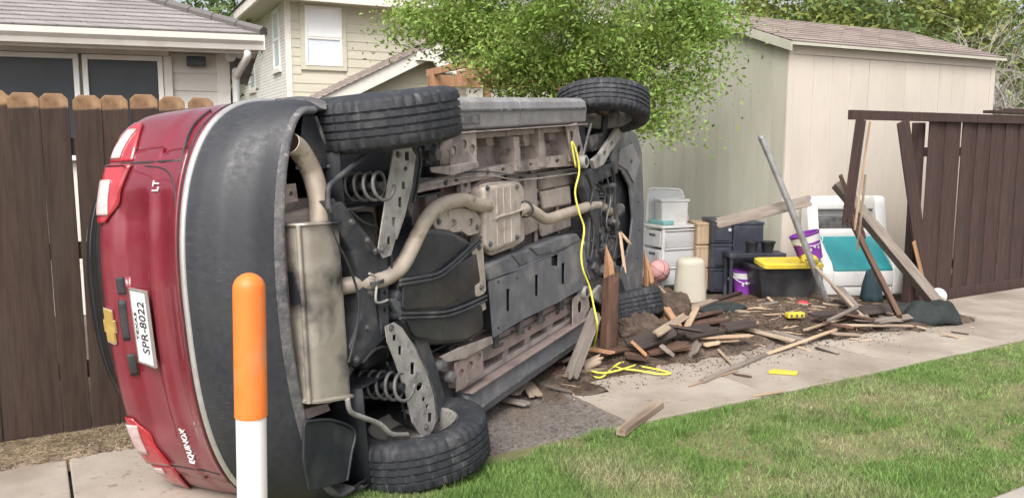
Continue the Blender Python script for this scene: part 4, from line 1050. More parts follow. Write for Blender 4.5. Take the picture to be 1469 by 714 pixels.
bow = [(-.085, -.028), (-.095, -.028 + .012), (-.080, .024), (-.032, .024), (-.028, .034), (.036, .034), (.032, .024), (.095, .024), (.082, -.028), (.030, -.028), (.026, -.038), (-.036, -.038), (-.032, -.028)]
em = prism_f([(a * .86, b * .90) for a, b in bow], 0, .006).build('emblem', 'chrome', tg)
prism_f([(a * .78, b * .78) for a, b in bow], .006, .004).build('emblem_face', 'gold', tg)
# handle strip with lamps
patch('handle_recess', [(170, 431), (173, 460), (178, 488)], [(180, 430), (183, 459), (187, 487)], 'black_metal', tg, .014)
for (L_, R_) in (([(167, 398), (168, 410), (170, 422)], [(178, 397), (179, 410), (181, 421)]), ([(182, 508), (185, 523), (188, 538)], [(193, 507), (196, 522), (198, 536)])):
    lp = patch('plate_lamp', L_, R_, 'black_metal', tg, .018)
patch('handle_panel', [(167, 398), (175, 465), (188, 538)], [(188, 396), (194, 465), (201, 536)], 'paint', tg, .008)
h, X, Y, n = frame_at(206, 468, .052)
X = Vector((0, -1, 0)); n = Vector((-.955, 0, .295)).normalized(); Y = n.cross(X); h.y = .012
pl = MB().prism([h + X * a + Y * b for a, b in [(v.x, v.y) for v in rounded([Vector((-.155, -.078, 0)), Vector((.155, -.078, 0)), Vector((.155, .078, 0)), Vector((-.155, .078, 0))], .012)]], n * .006).build('license_plate', 'plate_white', tg)
MBf = MB()
for a0, b0, a1, b1 in ((-.16, -.083, .16, -.074), (-.16, .074, .16, .083), (-.16, -.074, -.152, .074), (.152, -.074, .16, .074)):
    MBf.prism([h + X * a0 + Y * b0 - n * .002, h + X * a1 + Y * b0 - n * .002, h + X * a1 + Y * b1 - n * .002, h + X * a0 + Y * b1 - n * .002], n * .011)
MBf.build('plate_frame', 'silver', tg)
text_mesh('SPR-8022', .082, .0012, 'plate_number', 'ink', tg, mtx(h + n * .0068 - Y * .018, X, Y, n) @ Matrix.Diagonal((.70, 1.15, 1, 1)))
text_mesh('TEXAS', .034, .0012, 'plate_state', 'ink', tg, mtx(h + n * .0068 + Y * .052, X, Y, n) @ Matrix.Diagonal((1.2, 1, 1, 1)))
# wing mirror on the upper side
mc = Vector((1.80, -.935, 1.03))
MB().lathe([(.03, -.08), (.065, -.06), (.085, -.02), (.08, .04), (.05, .07), (.01, .08)], 14, 'y', mc).build('wing_mirror', 'black_plastic', car, smooth=40)
MB().box2((1.72, -.93, .98), (1.80, -.84, 1.05)).build('mirror_stalk', 'black_plastic', car, .01)

# ---- wheels
tread = []
def tyre_mesh(R_=.362, W_=.228, n=144):
    h = W_ / 2
    prof = [(.222, -h * .86), (.235, -h * .93), (.262, -h * 1.02), (.300, -h * 1.05), (.330, -h * .98), (R_ - .014, -h * .90), (R_ - .004, -h * .80)]
    for g in (-.052, -.018, .018, .052):
        prof += [(R_ - (.001 if abs(g) < .03 else .002), g - .006), (R_ - .011, g - .0045), (R_ - .011, g + .0045), (R_ - (.001 if abs(g) < .03 else .002), g + .006)]
    prof += [(R_ - .004, h * .80), (R_ - .014, h * .90), (.330, h * .98), (.300, h * 1.05), (.262, h * 1.02), (.235, h * .93), (.222, h * .86)]
    mb = MB(); rows = []
    for r, y in prof:
        row = []
        for k in range(n):
            rr = r
            if abs(y) > .06 and r > .32: rr = r - (.010 if k % 3 == 0 else 0)
            elif r > R_ - .006 and k % 4 == 0: rr = r - .005
            a = 2 * math.pi * k / n; row.append(Vector((rr * math.cos(a), y, rr * math.sin(a))))
        rows.append(row)
    mb.grid(rows, True); return mb.mesh('tyre')
TY = tyre_mesh(); TY.materials.append(M('tyre'))
TY.polygons.foreach_set('use_smooth', [True] * len(TY.polygons)); TY.set_sharp_from_angle(angle=math.radians(32))
rim = MB(); rim.lathe([(.225, -.100), (.232, -.095), (.225, -.085), (.205, -.075), (.195, -.03), (.19, .06), (.205, .075), (.222, .085), (.232, .095), (.225, .10), (.212, .088), (.19, .075), (.182, .06), (.187, -.03), (.198, -.08), (.215, -.1)], 40, 'y', cap=False)
RIM = rim.mesh('rim'); RIM.materials.append(M('arm_metal')); RIM.polygons.foreach_set('use_smooth', [True] * len(RIM.polygons)); RIM.set_sharp_from_angle(angle=math.radians(35))
sp = MB()
for k in range(5):
    a = 2 * math.pi * k / 5; rot = Matrix.Rotation(a, 3, 'Y')
    sp.add([rot @ Vector(v) for v in ((.05, .055, -.035), (.195, .075, -.022), (.195, .075, .022), (.05, .055, .035), (.05, .085, -.03), (.195, .09, -.018), (.195, .09, .018), (.05, .085, .03))], [(0, 1, 2, 3), (7, 6, 5, 4), (0, 4, 5, 1), (1, 5, 6, 2), (2, 6, 7, 3), (3, 7, 4, 0)])
sp.lathe([(.065, .05), (.065, .088), (.03, .092)], 20, 'y'); SPK = sp.mesh('spoke_face'); SPK.materials.append(M('silver'))
dr = MB(); dr.lathe([(.158, .020), (.158, .034), (.075, .034), (.075, .05), (.03, .05)], 32, 'y'); dr.lathe([(.03, -.06), (.055, -.05), (.055, .0), (.06, .02)], 16, 'y'); DRM = dr.mesh('brake_disc'); DRM.materials.append(M('rotor'))
KN = MB().box((.05, -.01, .10), (.10, .07, .14)).box((-.04, -.04, -.06), (.08, .06, .09)).mesh('brake_caliper', .015); KN.materials.append(M('cast_metal'))
def wheel(pos, outx, camber=0, toe=0):
    w_ = empty('wheel', (0, 0, 0), 0, car)
    rot = Matrix.Rotation(0 if outx > 0 else math.pi, 4, 'Z')
    w_.matrix_local = Matrix.Translation(pos) @ Matrix.Rotation(camber, 4, 'X') @ Matrix.Rotation(toe, 4, 'Z') @ rot
    for n, me in (('tyre', TY), ('rim', RIM), ('spoke_face', SPK), ('brake_disc', DRM), ('brake_caliper', KN)):
        o = bpy.data.objects.new(n, me); COL.objects.link(o); o.parent = w_
    return w_
WRR = wheel(cz(549, 171, .27), -1, math.radians(0), math.radians(-5))
p = cz(597, 640, .27); WRL = wheel((p.x, min(p.y, .785), .27), 1, math.radians(-3), math.radians(-2))
WFR = wheel(cz(865, 154, .27), -1, math.radians(-4), math.radians(19))
p = cz(888, 441, .27); WFL = wheel((p.x, p.y, .27), 1, math.radians(-13), math.radians(9))

# ---- floor
fl = MB()
fl.box2((.43, -.76, .40), (2.42, .76, .45)); fl.box2((-.74, -.46, .44), (-.42, .46, .49)); fl.box2((-.42, -.41, .44), (.43, .41, .49))
fl.build('floor_pan', 'primer', car, .006)
cbox('engine_bay', (2.42, -.41, .50), (3.45, .41, .55), 'black_metal')
cbox('firewall', (2.38, -.76, .42), (2.44, .76, .56), 'black_metal')
for k, y in enumerate((-.46, -.36, -.27, -.19, .20, .28, .37)):
    cbox('floor_rib', (.50 + .05 * (k % 2), y - .018, .386), (2.30, y + .018, .402), 'primer', .007)
cbox('floor_tunnel', (.45, -.12, .40), (2.4, .12, .41), 'shield_tan')
for x in (.75, 1.35, 1.72, 2.1):
    cbox('cross_rib', (x - .02, -.50, .372), (x + .02, .50, .390), 'primer', .006)
slab('tunnel_shield', [(778, 275), (818, 266), (820, 292), (782, 300)], .345, .03, 'shield_tan', .01)
slab('tunnel_shield', [(775, 318), (818, 300), (820, 325), (780, 340)], .345, .03, 'primer', .01)
slab('floor_panel', [(752, 252), (770, 248), (772, 330), (755, 338)], .36, .03, 'primer', .006)
slab('floor_panel', [(775, 248), (832, 238), (832, 262), (777, 272)], .36, .03, 'primer', .006)
# rockers
def rocker(sg, x0, x1, mat):
    pr = [(.70, .275), (.715, .245), (.80, .232), (.855, .240), (.882, .275), (.886, .34), (.886, .45), (.70, .45)]
    return MB().prism([(x0, sg * y, z) for y, z in pr], (x1 - x0, 0, 0)).build('rocker_panel', mat, car, .006)
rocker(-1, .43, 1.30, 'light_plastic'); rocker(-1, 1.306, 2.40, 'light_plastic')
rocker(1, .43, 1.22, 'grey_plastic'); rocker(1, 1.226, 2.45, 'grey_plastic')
for sg in (-1, 1):
    cbox('pinch_flange', (.45, sg * .690, .215), (2.36, sg * .698, .35), 'primer_pink' if sg > 0 else 'primer', .001)
    cbox('sill_wall', (.45, sg * .655, .29), (2.38, sg * .687, .42), 'primer', .004)
    cbox('rocker_step', (.45, sg * .80, .222), (2.36, sg * .815, .236), 'scuffed_plastic', .003)
slab('jack_pad', [(663, 166), (689, 164), (689, 177), (663, 179)], .228, .02, 'scuffed_plastic', .004)
# frame rails
slab('frame_rail', [(560, 268), (610, 258), (700, 241), (740, 233), (790, 224), (836, 220), (838, 237), (790, 240), (745, 247), (700, 256), (610, 274), (560, 285)], .28, .12, 'primer', .008, holes=[(655, 258, 3, 3), (722, 243, 3, 3), (762, 236, 2.5, 2.5), (800, 231, 3, 3), (818, 229, 3, 3)])
slab('frame_rail', [(600, 530), (640, 512), (700, 488), (770, 450), (838, 416), (840, 436), (775, 473), (705, 513), (640, 538), (605, 553)], .28, .12, 'primer_pink', .008, holes=[(720, 494, 3, 3), (760, 470, 3, 3), (800, 448, 3, 3)])
# torque boxes with holes
slab('torque_box', [(645, 192), (683, 187), (684, 232), (646, 239)], .235, .004, 'primer', 0, holes=[(651, 216, 4, 7), (666, 207, 4, 7), (678, 214, 4, 7)])
slab('torque_box_side', [(646, 194), (682, 190), (682, 231), (647, 237)], .245, .16, 'primer', .006)
slab('torque_plate', [(618, 240), (648, 237), (686, 231), (688, 240), (650, 252), (620, 247)], .225, .012, 'primer', .004)
slab('torque_box', [(652, 520), (692, 500), (694, 532), (655, 562)], .235, .004, 'primer_pink', 0, holes=[(662, 535, 4, 6), (675, 524, 4, 6), (687, 512, 4, 6)])
slab('torque_box_side', [(654, 522), (690, 503), (692, 530), (656, 558)], .245, .16, 'primer_pink', .006)
slab('torque_plate', [(632, 512), (660, 498), (706, 482), (708, 492), (668, 514), (640, 520)], .225, .014, 'primer', .004)
# braces across the sill bays
for (px, py0, py1, lean) in ((742, 196, 246, 4), (777, 184, 240, 5), (818, 182, 232, 6)):
    slab('sill_brace', [(px - 5, py0), (px + 3, py0), (px + 3 + lean, py1), (px - 5 + lean, py1)], .262, .15, 'primer', .004)
for (px, py0, py1, lean) in ((728, 492, 540, 4), (760, 470, 515, 4), (792, 452, 492, 4), (820, 434, 470, 4)):
    slab('sill_brace', [(px - 5, py0), (px + 3, py0 - 3), (px + 3 - lean, py1 - 4), (px - 5 - lean, py1)], .305, .10, 'primer', .004)
slab('sill_bracket', [(812, 180), (828, 176), (838, 222), (834, 238), (822, 232)], .24, .008, 'primer', 0, holes=[(820, 196, 3, 9), (831, 214, 3, 6)])
slab('sill_bracket', [(822, 428), (842, 412), (846, 440), (835, 462), (822, 470)], .24, .008, 'primer', 0, holes=[(832, 440, 3, 9)])
for (px, py) in ((706, 200), (712, 214), (790, 196), (800, 208), (755, 205), (764, 214)):
    slab('bay_panel', [(px - 8, py - 5), (px + 10, py - 8), (px + 10, py + 8), (px - 8, py + 11)], .40, .02, 'primer', .004)

# ---- rear end: bumper beam, spare well, muffler, pipes
slab('bumper_beam', [(398, 345), (414, 342), (432, 560), (418, 585), (404, 560)], .335, .10, 'primer_pink', 0, holes=[(407, 390, 3, 5), (411, 440, 3, 6), (414, 480, 3, 6), (419, 535, 3, 5)])
slab('beam_flange', [(418, 350), (428, 350), (444, 566), (432, 572)], .36, .06, 'primer', .006)
slab('tow_bracket', [(393, 268), (424, 263), (428, 288), (396, 295)], .33, .03, 'primer_pink', 0, holes=[(405, 280, 4, 5), (418, 278, 3, 4)])
slab('tow_bracket', [(424, 590), (470, 578), (474, 588), (428, 606)], .31, .05, 'primer_pink', 0, holes=[(436, 596, 3, 3)])
cbox('spare_well', (-.76, -.42, .38), (-.42, .45, .44), 'primer', .02)
mp = [cz(x, y, .235) for x, y in ((436, 320), (493, 316), (511, 570), (452, 580))]
def muff_ring(a, b, grow=0):                  # rounded section between rear point a and front point b
    w_ = (b - a).length; ux = (b - a).normalized(); out = []
    for k in range(20):
        t = 2 * math.pi * k / 20; cx, cy = math.cos(t), math.sin(t)
        sx = math.copysign(abs(cx) ** .42, cx); sy = math.copysign(abs(cy) ** .5, cy)
        out.append(a + ux * (w_ / 2 + (w_ / 2 + grow) * sx) + Vector((0, 0, .095 + (.095 + grow) * sy)))
    return out
rows = [muff_ring(mp[0].lerp(mp[3], t), mp[1].lerp(mp[2], t), g) for t, g in ((.0, -.03), (.002, .012), (.012, .014), (.02, .0), (.25, .0), (.27, .003), (.29, 0), (.6, .0), (.975, .0), (.985, .014), (.997, .012), (1.0, -.03))]
mu = MB(); mu.grid([list(map(Vector, r)) for r in rows], True); mu.add(rows[0], [tuple(range(20))]); mu.add(rows[-1], [tuple(range(20))])
muf = mu.build('muffler', 'muffler', car, smooth=35)
MB().tube([mp[0].lerp(mp[3], .01) + Vector((-.012, 0, .02)), mp[0].lerp(mp[3], .99) + Vector((-.012, 0, .02))], .010, 8).build('muffler_seam', 'muffler', muf, smooth=50)
tp = [cz(459, 318, .32), cz(458, 290, .32), cz(452, 262, .33), cz(444, 240, .34)]
tp.append(tp[-1] + Vector((-.065, -.075, -.01))); tp.append(tp[-1] + Vector((-.06, -.03, -.01)))
def pipe(name, pts, r, mat, wall=.004, parent=car):
    P = smooth_path(pts, 6); mb = MB(); mb.tube(P, r, 18, False); mb.tube(P, r - wall, 18, False)
    n = 18; m = len(P); mb.f += [(k, (k + 1) % n, (k + 1) % n + m * n, k + m * n) for k in range(n)] + [((m - 1) * n + k, (m - 1) * n + (k + 1) % n, (2 * m - 1) * n + (k + 1) % n, (2 * m - 1) * n + k) for k in range(n)]
    return mb.build(name, mat, parent, smooth=50)
pipe('tailpipe', tp, .044, 'exhaust')
ep = [(486, 412, .34), (500, 409, .30), (530, 404, .27), (556, 397, .25), (577, 380, .235), (593, 350, .23), (608, 320, .225), (624, 300, .22), (645, 290, .215), (668, 287, .215), (682, 293, .22), (700, 296, .23)]
pipe('exhaust_pipe', [cz(*p) for p in ep], .038, 'exhaust')
ep = [(742, 304, .24), (756, 299, .24), (768, 305, .24), (784, 314, .24), (806, 308, .24), (832, 300, .25), (852, 294, .26), (866, 298, .27), (880, 306, .29), (890, 298, .31)]
pipe('exhaust_pipe', [cz(*p) for p in ep], .037, 'exhaust')
for (px, py, z) in ((534, 404, .262), (754, 300, .24)):
    c = cz(px, py, z); MB().lathe([(.046, -.008), (.053, -.008), (.053, .008), (.046, .008), (.046, -.008)], 18, 'y' if px < 600 else 'x', c, False).build('pipe_clamp', 'dark_metal', car, smooth=40)
ctube('pipe_hanger', pz([(530, 392), (540, 400), (539, 430), (545, 434), (556, 430)], .225), .006, 'arm_metal', 8)
# resonator box and shields
slab('resonator', [(695, 268), (738, 262), (747, 272), (749, 342), (736, 350), (706, 362), (697, 354)], .215, .11, 'shield_tan', .02, .03, seg=3)
slab('resonator_flange', [(687, 266), (700, 262), (742, 258), (752, 270), (753, 344), (738, 354), (704, 367), (692, 358)], .265, .012, 'shield_tan', .004, .03)
slab('resonator_shield', [(681, 268), (692, 256), (718, 251), (720, 262), (690, 268), (690, 300), (682, 296)], .29, .04, 'primer_pink', .006)
ctube('resonator_band', pz([(711, 313), (722, 309), (735, 306), (750, 300)], .208), .009, 'shield_tan', 8)
for k in range(3):
    ctube('resonator_rib', pz([(712 + 10 * k, 270 - k), (713 + 10 * k, 300), (714 + 10 * k, 352 - 3 * k)], .214), .004, 'shield_tan', 6)
slab('heat_shield', [(618, 312), (630, 304), (660, 298), (682, 302), (690, 316), (687, 334), (672, 338), (664, 332), (648, 333), (640, 336), (626, 330)], .235, .012, 'shield_tan', 0, holes=[(650, 320, 5, 6), (675, 319, 5, 6)])
for (px, py) in ((650, 320), (675, 319)):
    MB().lathe([(.028, .012), (.02, .02), (.004, .022)], 12, 'z', cz(px, py, .24)).build('shield_dimple', 'shield_tan', car, smooth=40)
slab('shield_strip', [(677, 350), (688, 344), (693, 350), (698, 416), (694, 422), (684, 426), (681, 400)], .215, .012, 'shield_tan', .003, .012)
slab('shield_tab', [(683, 437), (696, 432), (698, 443), (687, 449)], .215, .012, 'shield_tan', .003, .01)
# fuel tank
slab('fuel_tank', [(576, 395), (586, 352), (612, 322), (648, 326), (676, 342), (686, 362), (690, 400), (697, 450), (692, 480), (668, 494), (628, 496), (592, 490), (576, 470)], .222, .17, 'tank', .045, .05, smooth=40, seg=4)
slab('tank_step', [(580, 400), (640, 388), (684, 362), (690, 404), (640, 440), (578, 445)], .212, .03, 'tank', .010, .02, smooth=40)
slab('tank_step', [(582, 458), (640, 452), (692, 436), (694, 470), (668, 486), (630, 488), (594, 482)], .212, .03, 'tank', .012, .03, smooth=40)
for pl_ in ([(574, 402), (600, 398), (630, 391), (655, 372), (690, 340)], [(574, 450), (610, 449), (640, 447), (668, 438), (698, 424)]):
    for dy in (0, 6):
        ctube('tank_strap', pz([(x, y + dy) for x, y in pl_], .205), .0085, 'dark_metal', 8)
# grey splash shield with slots
slab('splash_shield', [(701, 404), (712, 396), (750, 386), (795, 366), (836, 344), (842, 380), (838, 412), (800, 434), (750, 458), (708, 484)], .215, .006, 'grey_plastic', 0,
     holes=[(729, 430, 2.4, 16, 1), (770, 409, 2.4, 15, 1), (808, 392, 2.4, 15, 1), (796, 373, 5, 8, 1)])
slab('splash_shield_core', [(706, 408), (750, 390), (834, 350), (838, 408), (712, 474)], .245, .10, 'black_metal', .01)
slab('splash_shield_top', [(694, 382), (730, 366), (760, 357), (800, 340), (828, 334), (836, 346), (795, 368), (750, 388), (704, 404)], .23, .10, 'grey_plastic', .016)
slab('shield_step', [(735, 366), (752, 360), (758, 374), (748, 382)], .222, .02, 'graphite', .004)
slab('shield_step', [(762, 356), (790, 352), (792, 362), (772, 366)], .222, .02, 'graphite', .004)
for (px, py) in ((712, 490), (748, 470), (775, 455), (805, 436)):
    slab('shield_clip', [(px - 2, py - 12), (px + 4, py - 14), (px + 5, py + 8), (px - 1, py + 10)], .232, .02, 'dark_metal', .003)
for (px, py) in ((715, 404), (742, 398), (715, 470), (828, 360), (832, 404)):
    MB().lathe([(.008, -.004), (.008, .004)], 8, 'z', cz(px, py, .213)).build('bolt', 'dark_metal', car)
ctube('white_cable', pz([(838, 346), (836, 368), (842, 388), (846, 400)], .22), .004, 'arm_metal', 6)
# ---- rear suspension
slab('rear_subframe', [(474, 292), (492, 288), (530, 338), (540, 352), (546, 372), (545, 400), (540, 432), (545, 470), (560, 480), (535, 505), (512, 528), (502, 500), (520, 450), (518, 400), (505, 360), (480, 320)], .25, .11, 'dark_metal', .012)
slab('subframe_link', [(545, 362), (556, 366), (558, 470), (548, 480)], .245, .03, 'dark_metal', .006, holes=[(551, 390, 2, 4), (552, 420, 2, 4), (552, 445, 2, 4)])
for (px, py) in ((566, 424), (570, 450)):
    MB().lathe([(.004, -.03), (.016, -.03), (.028, -.02), (.032, .01), (.032, .05)], 16, 'z', cz(px, py, .25)).build('bushing', 'dark_metal', car, smooth=40)
cbox('rear_crossmember', (-.28, -.36, .34), (-.10, .36, .43), 'black_metal', .02)
cbox('axle_housing', (.02, -.40, .36), (.24, .40, .43), 'black_metal', .02)
def arm(pl_, holes, z=.195):
    return slab('control_arm', pl_, z, .006, 'arm_metal', 0, holes=[(a, b, c * 1.0, d * 1.05, 1) if d > 1.5 * c else (a, b, c * 1.15, d * 1.15) for a, b, c, d in holes])
arm([(566, 210), (590, 208), (595, 226), (590, 262), (580, 306), (568, 342), (561, 366), (550, 370), (543, 356), (548, 322), (556, 270)],
    [(584, 224, 3, 6), (582, 242, 2.5, 3), (579, 266, 2.5, 5), (574, 290, 2.5, 7), (565, 318, 2.5, 6), (558, 344, 2.5, 6)])
arm([(553, 468), (566, 462), (577, 470), (596, 500), (612, 534), (622, 566), (626, 604), (620, 618), (604, 624), (592, 606), (584, 570), (568, 520), (556, 490)],
    [(566, 484, 2.5, 4), (574, 502, 2.5, 6), (592, 528, 3, 8), (602, 554, 4, 5), (608, 572, 2, 3), (613, 582, 2, 3), (617, 598, 3, 6)])
slab('arm_edge', [(590, 210), (597, 224), (592, 264), (582, 308), (570, 344), (566, 340), (578, 304), (588, 260), (593, 226)], .20, .05, 'arm_metal', .004)
slab('arm_edge', [(577, 470), (598, 498), (615, 532), (626, 566), (629, 604), (624, 606), (620, 568), (610, 536), (594, 504)], .20, .05, 'cast_metal', .004)
slab('trailing_link', [(578, 446), (590, 440), (612, 480), (626, 520), (644, 585), (640, 612), (628, 600), (616, 545), (600, 500)], .235, .05, 'dark_metal', .010)
slab('trailing_link', [(596, 208), (606, 212), (598, 280), (592, 312), (585, 300)], .235, .05, 'dark_metal', .008)
slab('link_cover', [(560, 430), (575, 425), (600, 460), (612, 478), (603, 484), (578, 462)], .225, .03, 'graphite', .006)
def coil(px, py, turns=5.5, z0=.16, z1=.44, r=.062):
    c = cz(px, py, .30); n = int(turns * 18); pts = [c + Vector((math.cos(2 * math.pi * turns * k / n) * r, math.sin(2 * math.pi * turns * k / n) * r, z0 + (z1 - z0) * k / n - .30)) for k in range(n + 1)]
    MB().tube(pts, .0085, 8).build('coil_spring', 'cast_metal', car, smooth=True)
    MB().lathe([(.072, z1 - .30), (.08, z1 - .28), (.03, z1 - .22)], 18, 'z', c).build('spring_seat', 'dark_metal', car, smooth=40)
    MB().lathe([(.02, z0 - .28), (.024, z1 - .30)], 12, 'z', c).build('bump_stop', 'black_metal', car, smooth=40)
coil(517, 268); coil(548, 552)
for (px, py) in ((515, 215), (560, 500)):
    pass
ctube('stabilizer_bar', pz([(536, 212), (508, 236), (482, 258), (472, 268), (470, 285), (472, 305)], .25), .012, 'dark_metal', 10)
ctube('stabilizer_bar', pz([(498, 572), (503, 590), (520, 598), (545, 608), (562, 622), (584, 623)], .22), .012, 'arm_metal', 10)
slab('bracket', [(466, 288), (480, 284), (486, 296), (472, 302)], .26, .05, 'cast_metal', .004)
ctube('brake_hose', pz([(600, 212), (604, 230), (600, 260), (594, 290)], .23), .007, 'black_metal', 8)
ctube('brake_hose', pz([(555, 520), (566, 540), (575, 570), (582, 600)], .26), .006, 'black_metal', 8)
for (px, py, z) in ((618, 222, .25), (640, 540, .25), (627, 524, .26)):
    MB().lathe([(.012, -.05), (.03, -.045), (.034, -.01), (.026, .0), (.026, .06)], 14, 'z', cz(px, py, z)).build('mount_bolt', 'cast_metal', car, smooth=40)
slab('mount_bracket', [(608, 200), (642, 198), (644, 232), (626, 240), (612, 236)], .31, .05, 'dark_metal', .006)
slab('mount_bracket', [(612, 540), (644, 526), (652, 566), (628, 586)], .30, .05, 'dark_metal', .006, holes=[(628, 556, 4, 5)])
slab('red_body_edge', [(596, 274), (640, 268), (640, 274), (598, 280)], .36, .02, 'paint', .003)
slab('bracket', [(660, 258), (674, 255), (676, 275), (662, 280)], .30, .03, 'primer', 0, holes=[(668, 265, 2.5, 4)])
# shock absorbers
ctube('shock_absorber', [cz(600, 200, .25), cz(575, 205, .5)], .028, 'black_metal', 12, k=0)
ctube('shock_absorber', [cz(600, 610, .25), cz(560, 590, .5)], .028, 'black_metal', 12, k=0)

# ---- front: subframe, engine, transmission, arms
slab('front_subframe', [(836, 246), (884, 232), (888, 248), (858, 262), (862, 300), (858, 395), (880, 402), (878, 418), (838, 416), (842, 400), (848, 300), (838, 268)], .235, .07, 'dark_metal', .010)
slab('oil_pan', [(840, 310), (858, 304), (866, 350), (860, 398), (842, 400)], .27, .2, 'black_metal', .02)
slab('transmission', [(856, 268), (880, 262), (888, 330), (884, 392), (862, 396), (858, 330)], .30, .22, 'cast_metal', .02)
rs = random.Random(5)
for k in range(26):
    px, py = rs.uniform(848, 886), rs.uniform(300, 392); z = rs.uniform(.235, .30); c = cz(px, py, z); s_ = rs.uniform(.02, .055)
    if k % 2: MB().lathe([(s_ * .5, -.02), (s_, -.015), (s_, .03), (s_ * 1.1, .06)], 12, 'zxy'[k % 3], c).build('casting_boss', 'cast_metal' if k % 3 else 'dark_metal', car, smooth=40)
    else: MB().box(c, (s_ * 2, s_ * 1.6, .06), Matrix.Rotation(rs.random(), 3, 'Z')).build('engine_bracket', ('cast_metal', 'dark_metal', 'black_metal')[k % 3], car, .008)
ctube('coolant_pipe', pz([(878, 240), (882, 262), (882, 300), (884, 345), (880, 372)], .225), .011, 'black_metal', 10)
ctube('hose', pz([(852, 270), (866, 276), (872, 290), (870, 310)], .24), .014, 'black_metal', 10)
ctube('hose', pz([(848, 345), (858, 360), (872, 362), (882, 380)], .235), .012, 'dark_metal', 10)
for (px, py) in ((841, 232), (842, 419)):
    c = cz(px, py, .20)
    MB().lathe([(.022, .0), (.040, -.004), (.046, .0), (.046, .06), (.022, .06)], 20, 'z', c).build('arm_bushing', 'arm_metal', car, smooth=40)
    MB().lathe([(.008, -.008), (.026, -.004), (.030, .004)], 16, 'z', c).build('bushing_rubber', 'black_metal', car, smooth=40)
slab('front_arm', [(850, 230), (862, 220), (886, 184), (896, 182), (892, 196), (876, 218), (866, 236), (854, 242)], .21, .03, 'arm_metal', 0, holes=[(868, 220, 2.5, 4), (878, 206, 2.5, 4)])
slab('front_arm', [(848, 424), (862, 408), (880, 430), (892, 448), (884, 456), (868, 440)], .21, .03, 'arm_metal', .006)
ctube('tie_rod', pz([(836, 225), (842, 200), (848, 178)], .24), .010, 'cast_metal', 8)
ctube('drive_shaft', [cz(862, 250, .30), cz(868, 165, .28)], .026, 'black_metal', 12, k=0)
ctube('drive_shaft', [cz(866, 395, .30), cz(886, 440, .28)], .026, 'black_metal', 12, k=0)
slab('knuckle', [(846, 196), (866, 190), (870, 212), (850, 218)], .27, .06, 'cast_metal', .01)
# front fascia underside: frame with the big dark opening
outer = [(888, 188), (902, 186), (914, 192), (921, 220), (924, 300), (923, 380), (919, 432), (900, 440), (876, 428), (868, 404), (880, 398), (893, 384), (904, 350), (908, 312), (904, 268), (892, 244), (878, 240), (876, 226)]
slab('fascia_frame', outer, .275, .02, 'grey_plastic', .005)
slab('opening_dark', [(876, 240), (893, 246), (905, 270), (909, 312), (905, 350), (894, 386), (880, 398), (884, 330), (882, 280)], .34, .05, 'liner', .01)  # black sheet filling the dark opening of the fascia
slab('fascia_brace', [(890, 214), (908, 206), (918, 232), (910, 262), (900, 244), (888, 236)], .262, .012, 'light_plastic', .003, holes=[(906, 232, 2, 3)])
slab('fascia_mesh', [(899, 396), (918, 384), (918, 430), (902, 436)], .268, .004, 'grey_plastic', .001)
slab('fog_recess', [(874, 404), (890, 398), (897, 415), (894, 432), (880, 428)], .270, .004, 'liner', .001)
for (px, py) in ((912, 255), (916, 290), (917, 330), (914, 370), (905, 205)):
    MB().lathe([(.007, -.003), (.007, .004)], 8, 'z', cz(px, py, .272)).build('clip', 'black_metal', car)

# ---- lines, hoses, bolts and grime-catching detail
def line(pts, z, r=.005, mat='dark_metal'): return ctube('fuel_line', pz(pts, z), r, mat, 6)
line([(600, 262), (650, 250), (700, 246), (745, 252), (800, 246), (834, 240)], .262, .005)
line([(602, 268), (652, 256), (702, 252), (746, 258), (800, 252), (834, 247)], .262, .004, 'arm_metal')
line([(690, 372), (712, 372), (740, 360), (770, 350), (800, 336), (832, 330)], .30, .006, 'black_metal')
line([(640, 520), (690, 498), (740, 476), (790, 448), (830, 426)], .262, .005)
line([(500, 300), (520, 318), (545, 330), (560, 360), (562, 400)], .235, .006, 'black_metal')
line([(470, 300), (480, 340), (500, 380), (515, 430), (510, 480), (500, 520)], .24, .006, 'black_metal')
line([(520, 520), (540, 500), (560, 500), (575, 520)], .235, .006, 'black_metal')
line([(842, 250), (850, 275), (846, 300), (852, 330), (848, 372)], .225, .008, 'black_metal')
line([(856, 262), (868, 280), (862, 310), (872, 335), (866, 360), (874, 384)], .225, .007, 'black_metal')
line([(870, 250), (876, 285), (870, 320), (878, 350)], .222, .006, 'cast_metal')
line([(836, 200), (846, 215), (858, 205), (872, 190)], .26, .007, 'black_metal')
line([(850, 400), (862, 392), (874, 398), (884, 392)], .225, .008, 'black_metal')
rs = random.Random(21)
for k in range(34):
    px, py = rs.uniform(838, 888), rs.uniform(240, 402); z = rs.uniform(.225, .27); s_ = rs.uniform(.010, .028)
    MB().lathe([(s_ * .6, -.012), (s_, -.008), (s_, .02), (s_ * .8, .05)], 8, 'z', cz(px, py, z)).build('bolt', ('cast_metal', 'dark_metal', 'black_metal')[k % 3], car, smooth=40)
for (px, py, z) in ((505, 318, .245), (528, 345, .245), (532, 420, .245), (528, 470, .245), (540, 360, .24), (512, 515, .245), (572, 222, .19), (549, 358, .19), (562, 470, .19), (612, 612, .19),
                    (700, 246, .275), (745, 240, .275), (640, 262, .275), (690, 500, .275), (735, 477, .275), (780, 458, .275), (815, 440, .275), (700, 270, .21), (742, 268, .21), (742, 340, .21), (704, 350, .21), (630, 318, .23), (685, 326, .23), (688, 355, .21), (691, 412, .21)):
    MB().lathe([(.012, -.007), (.012, .002), (.018, .003), (.018, .006)], 6, 'z', cz(px, py, z)).build('bolt', 'cast_metal', car)
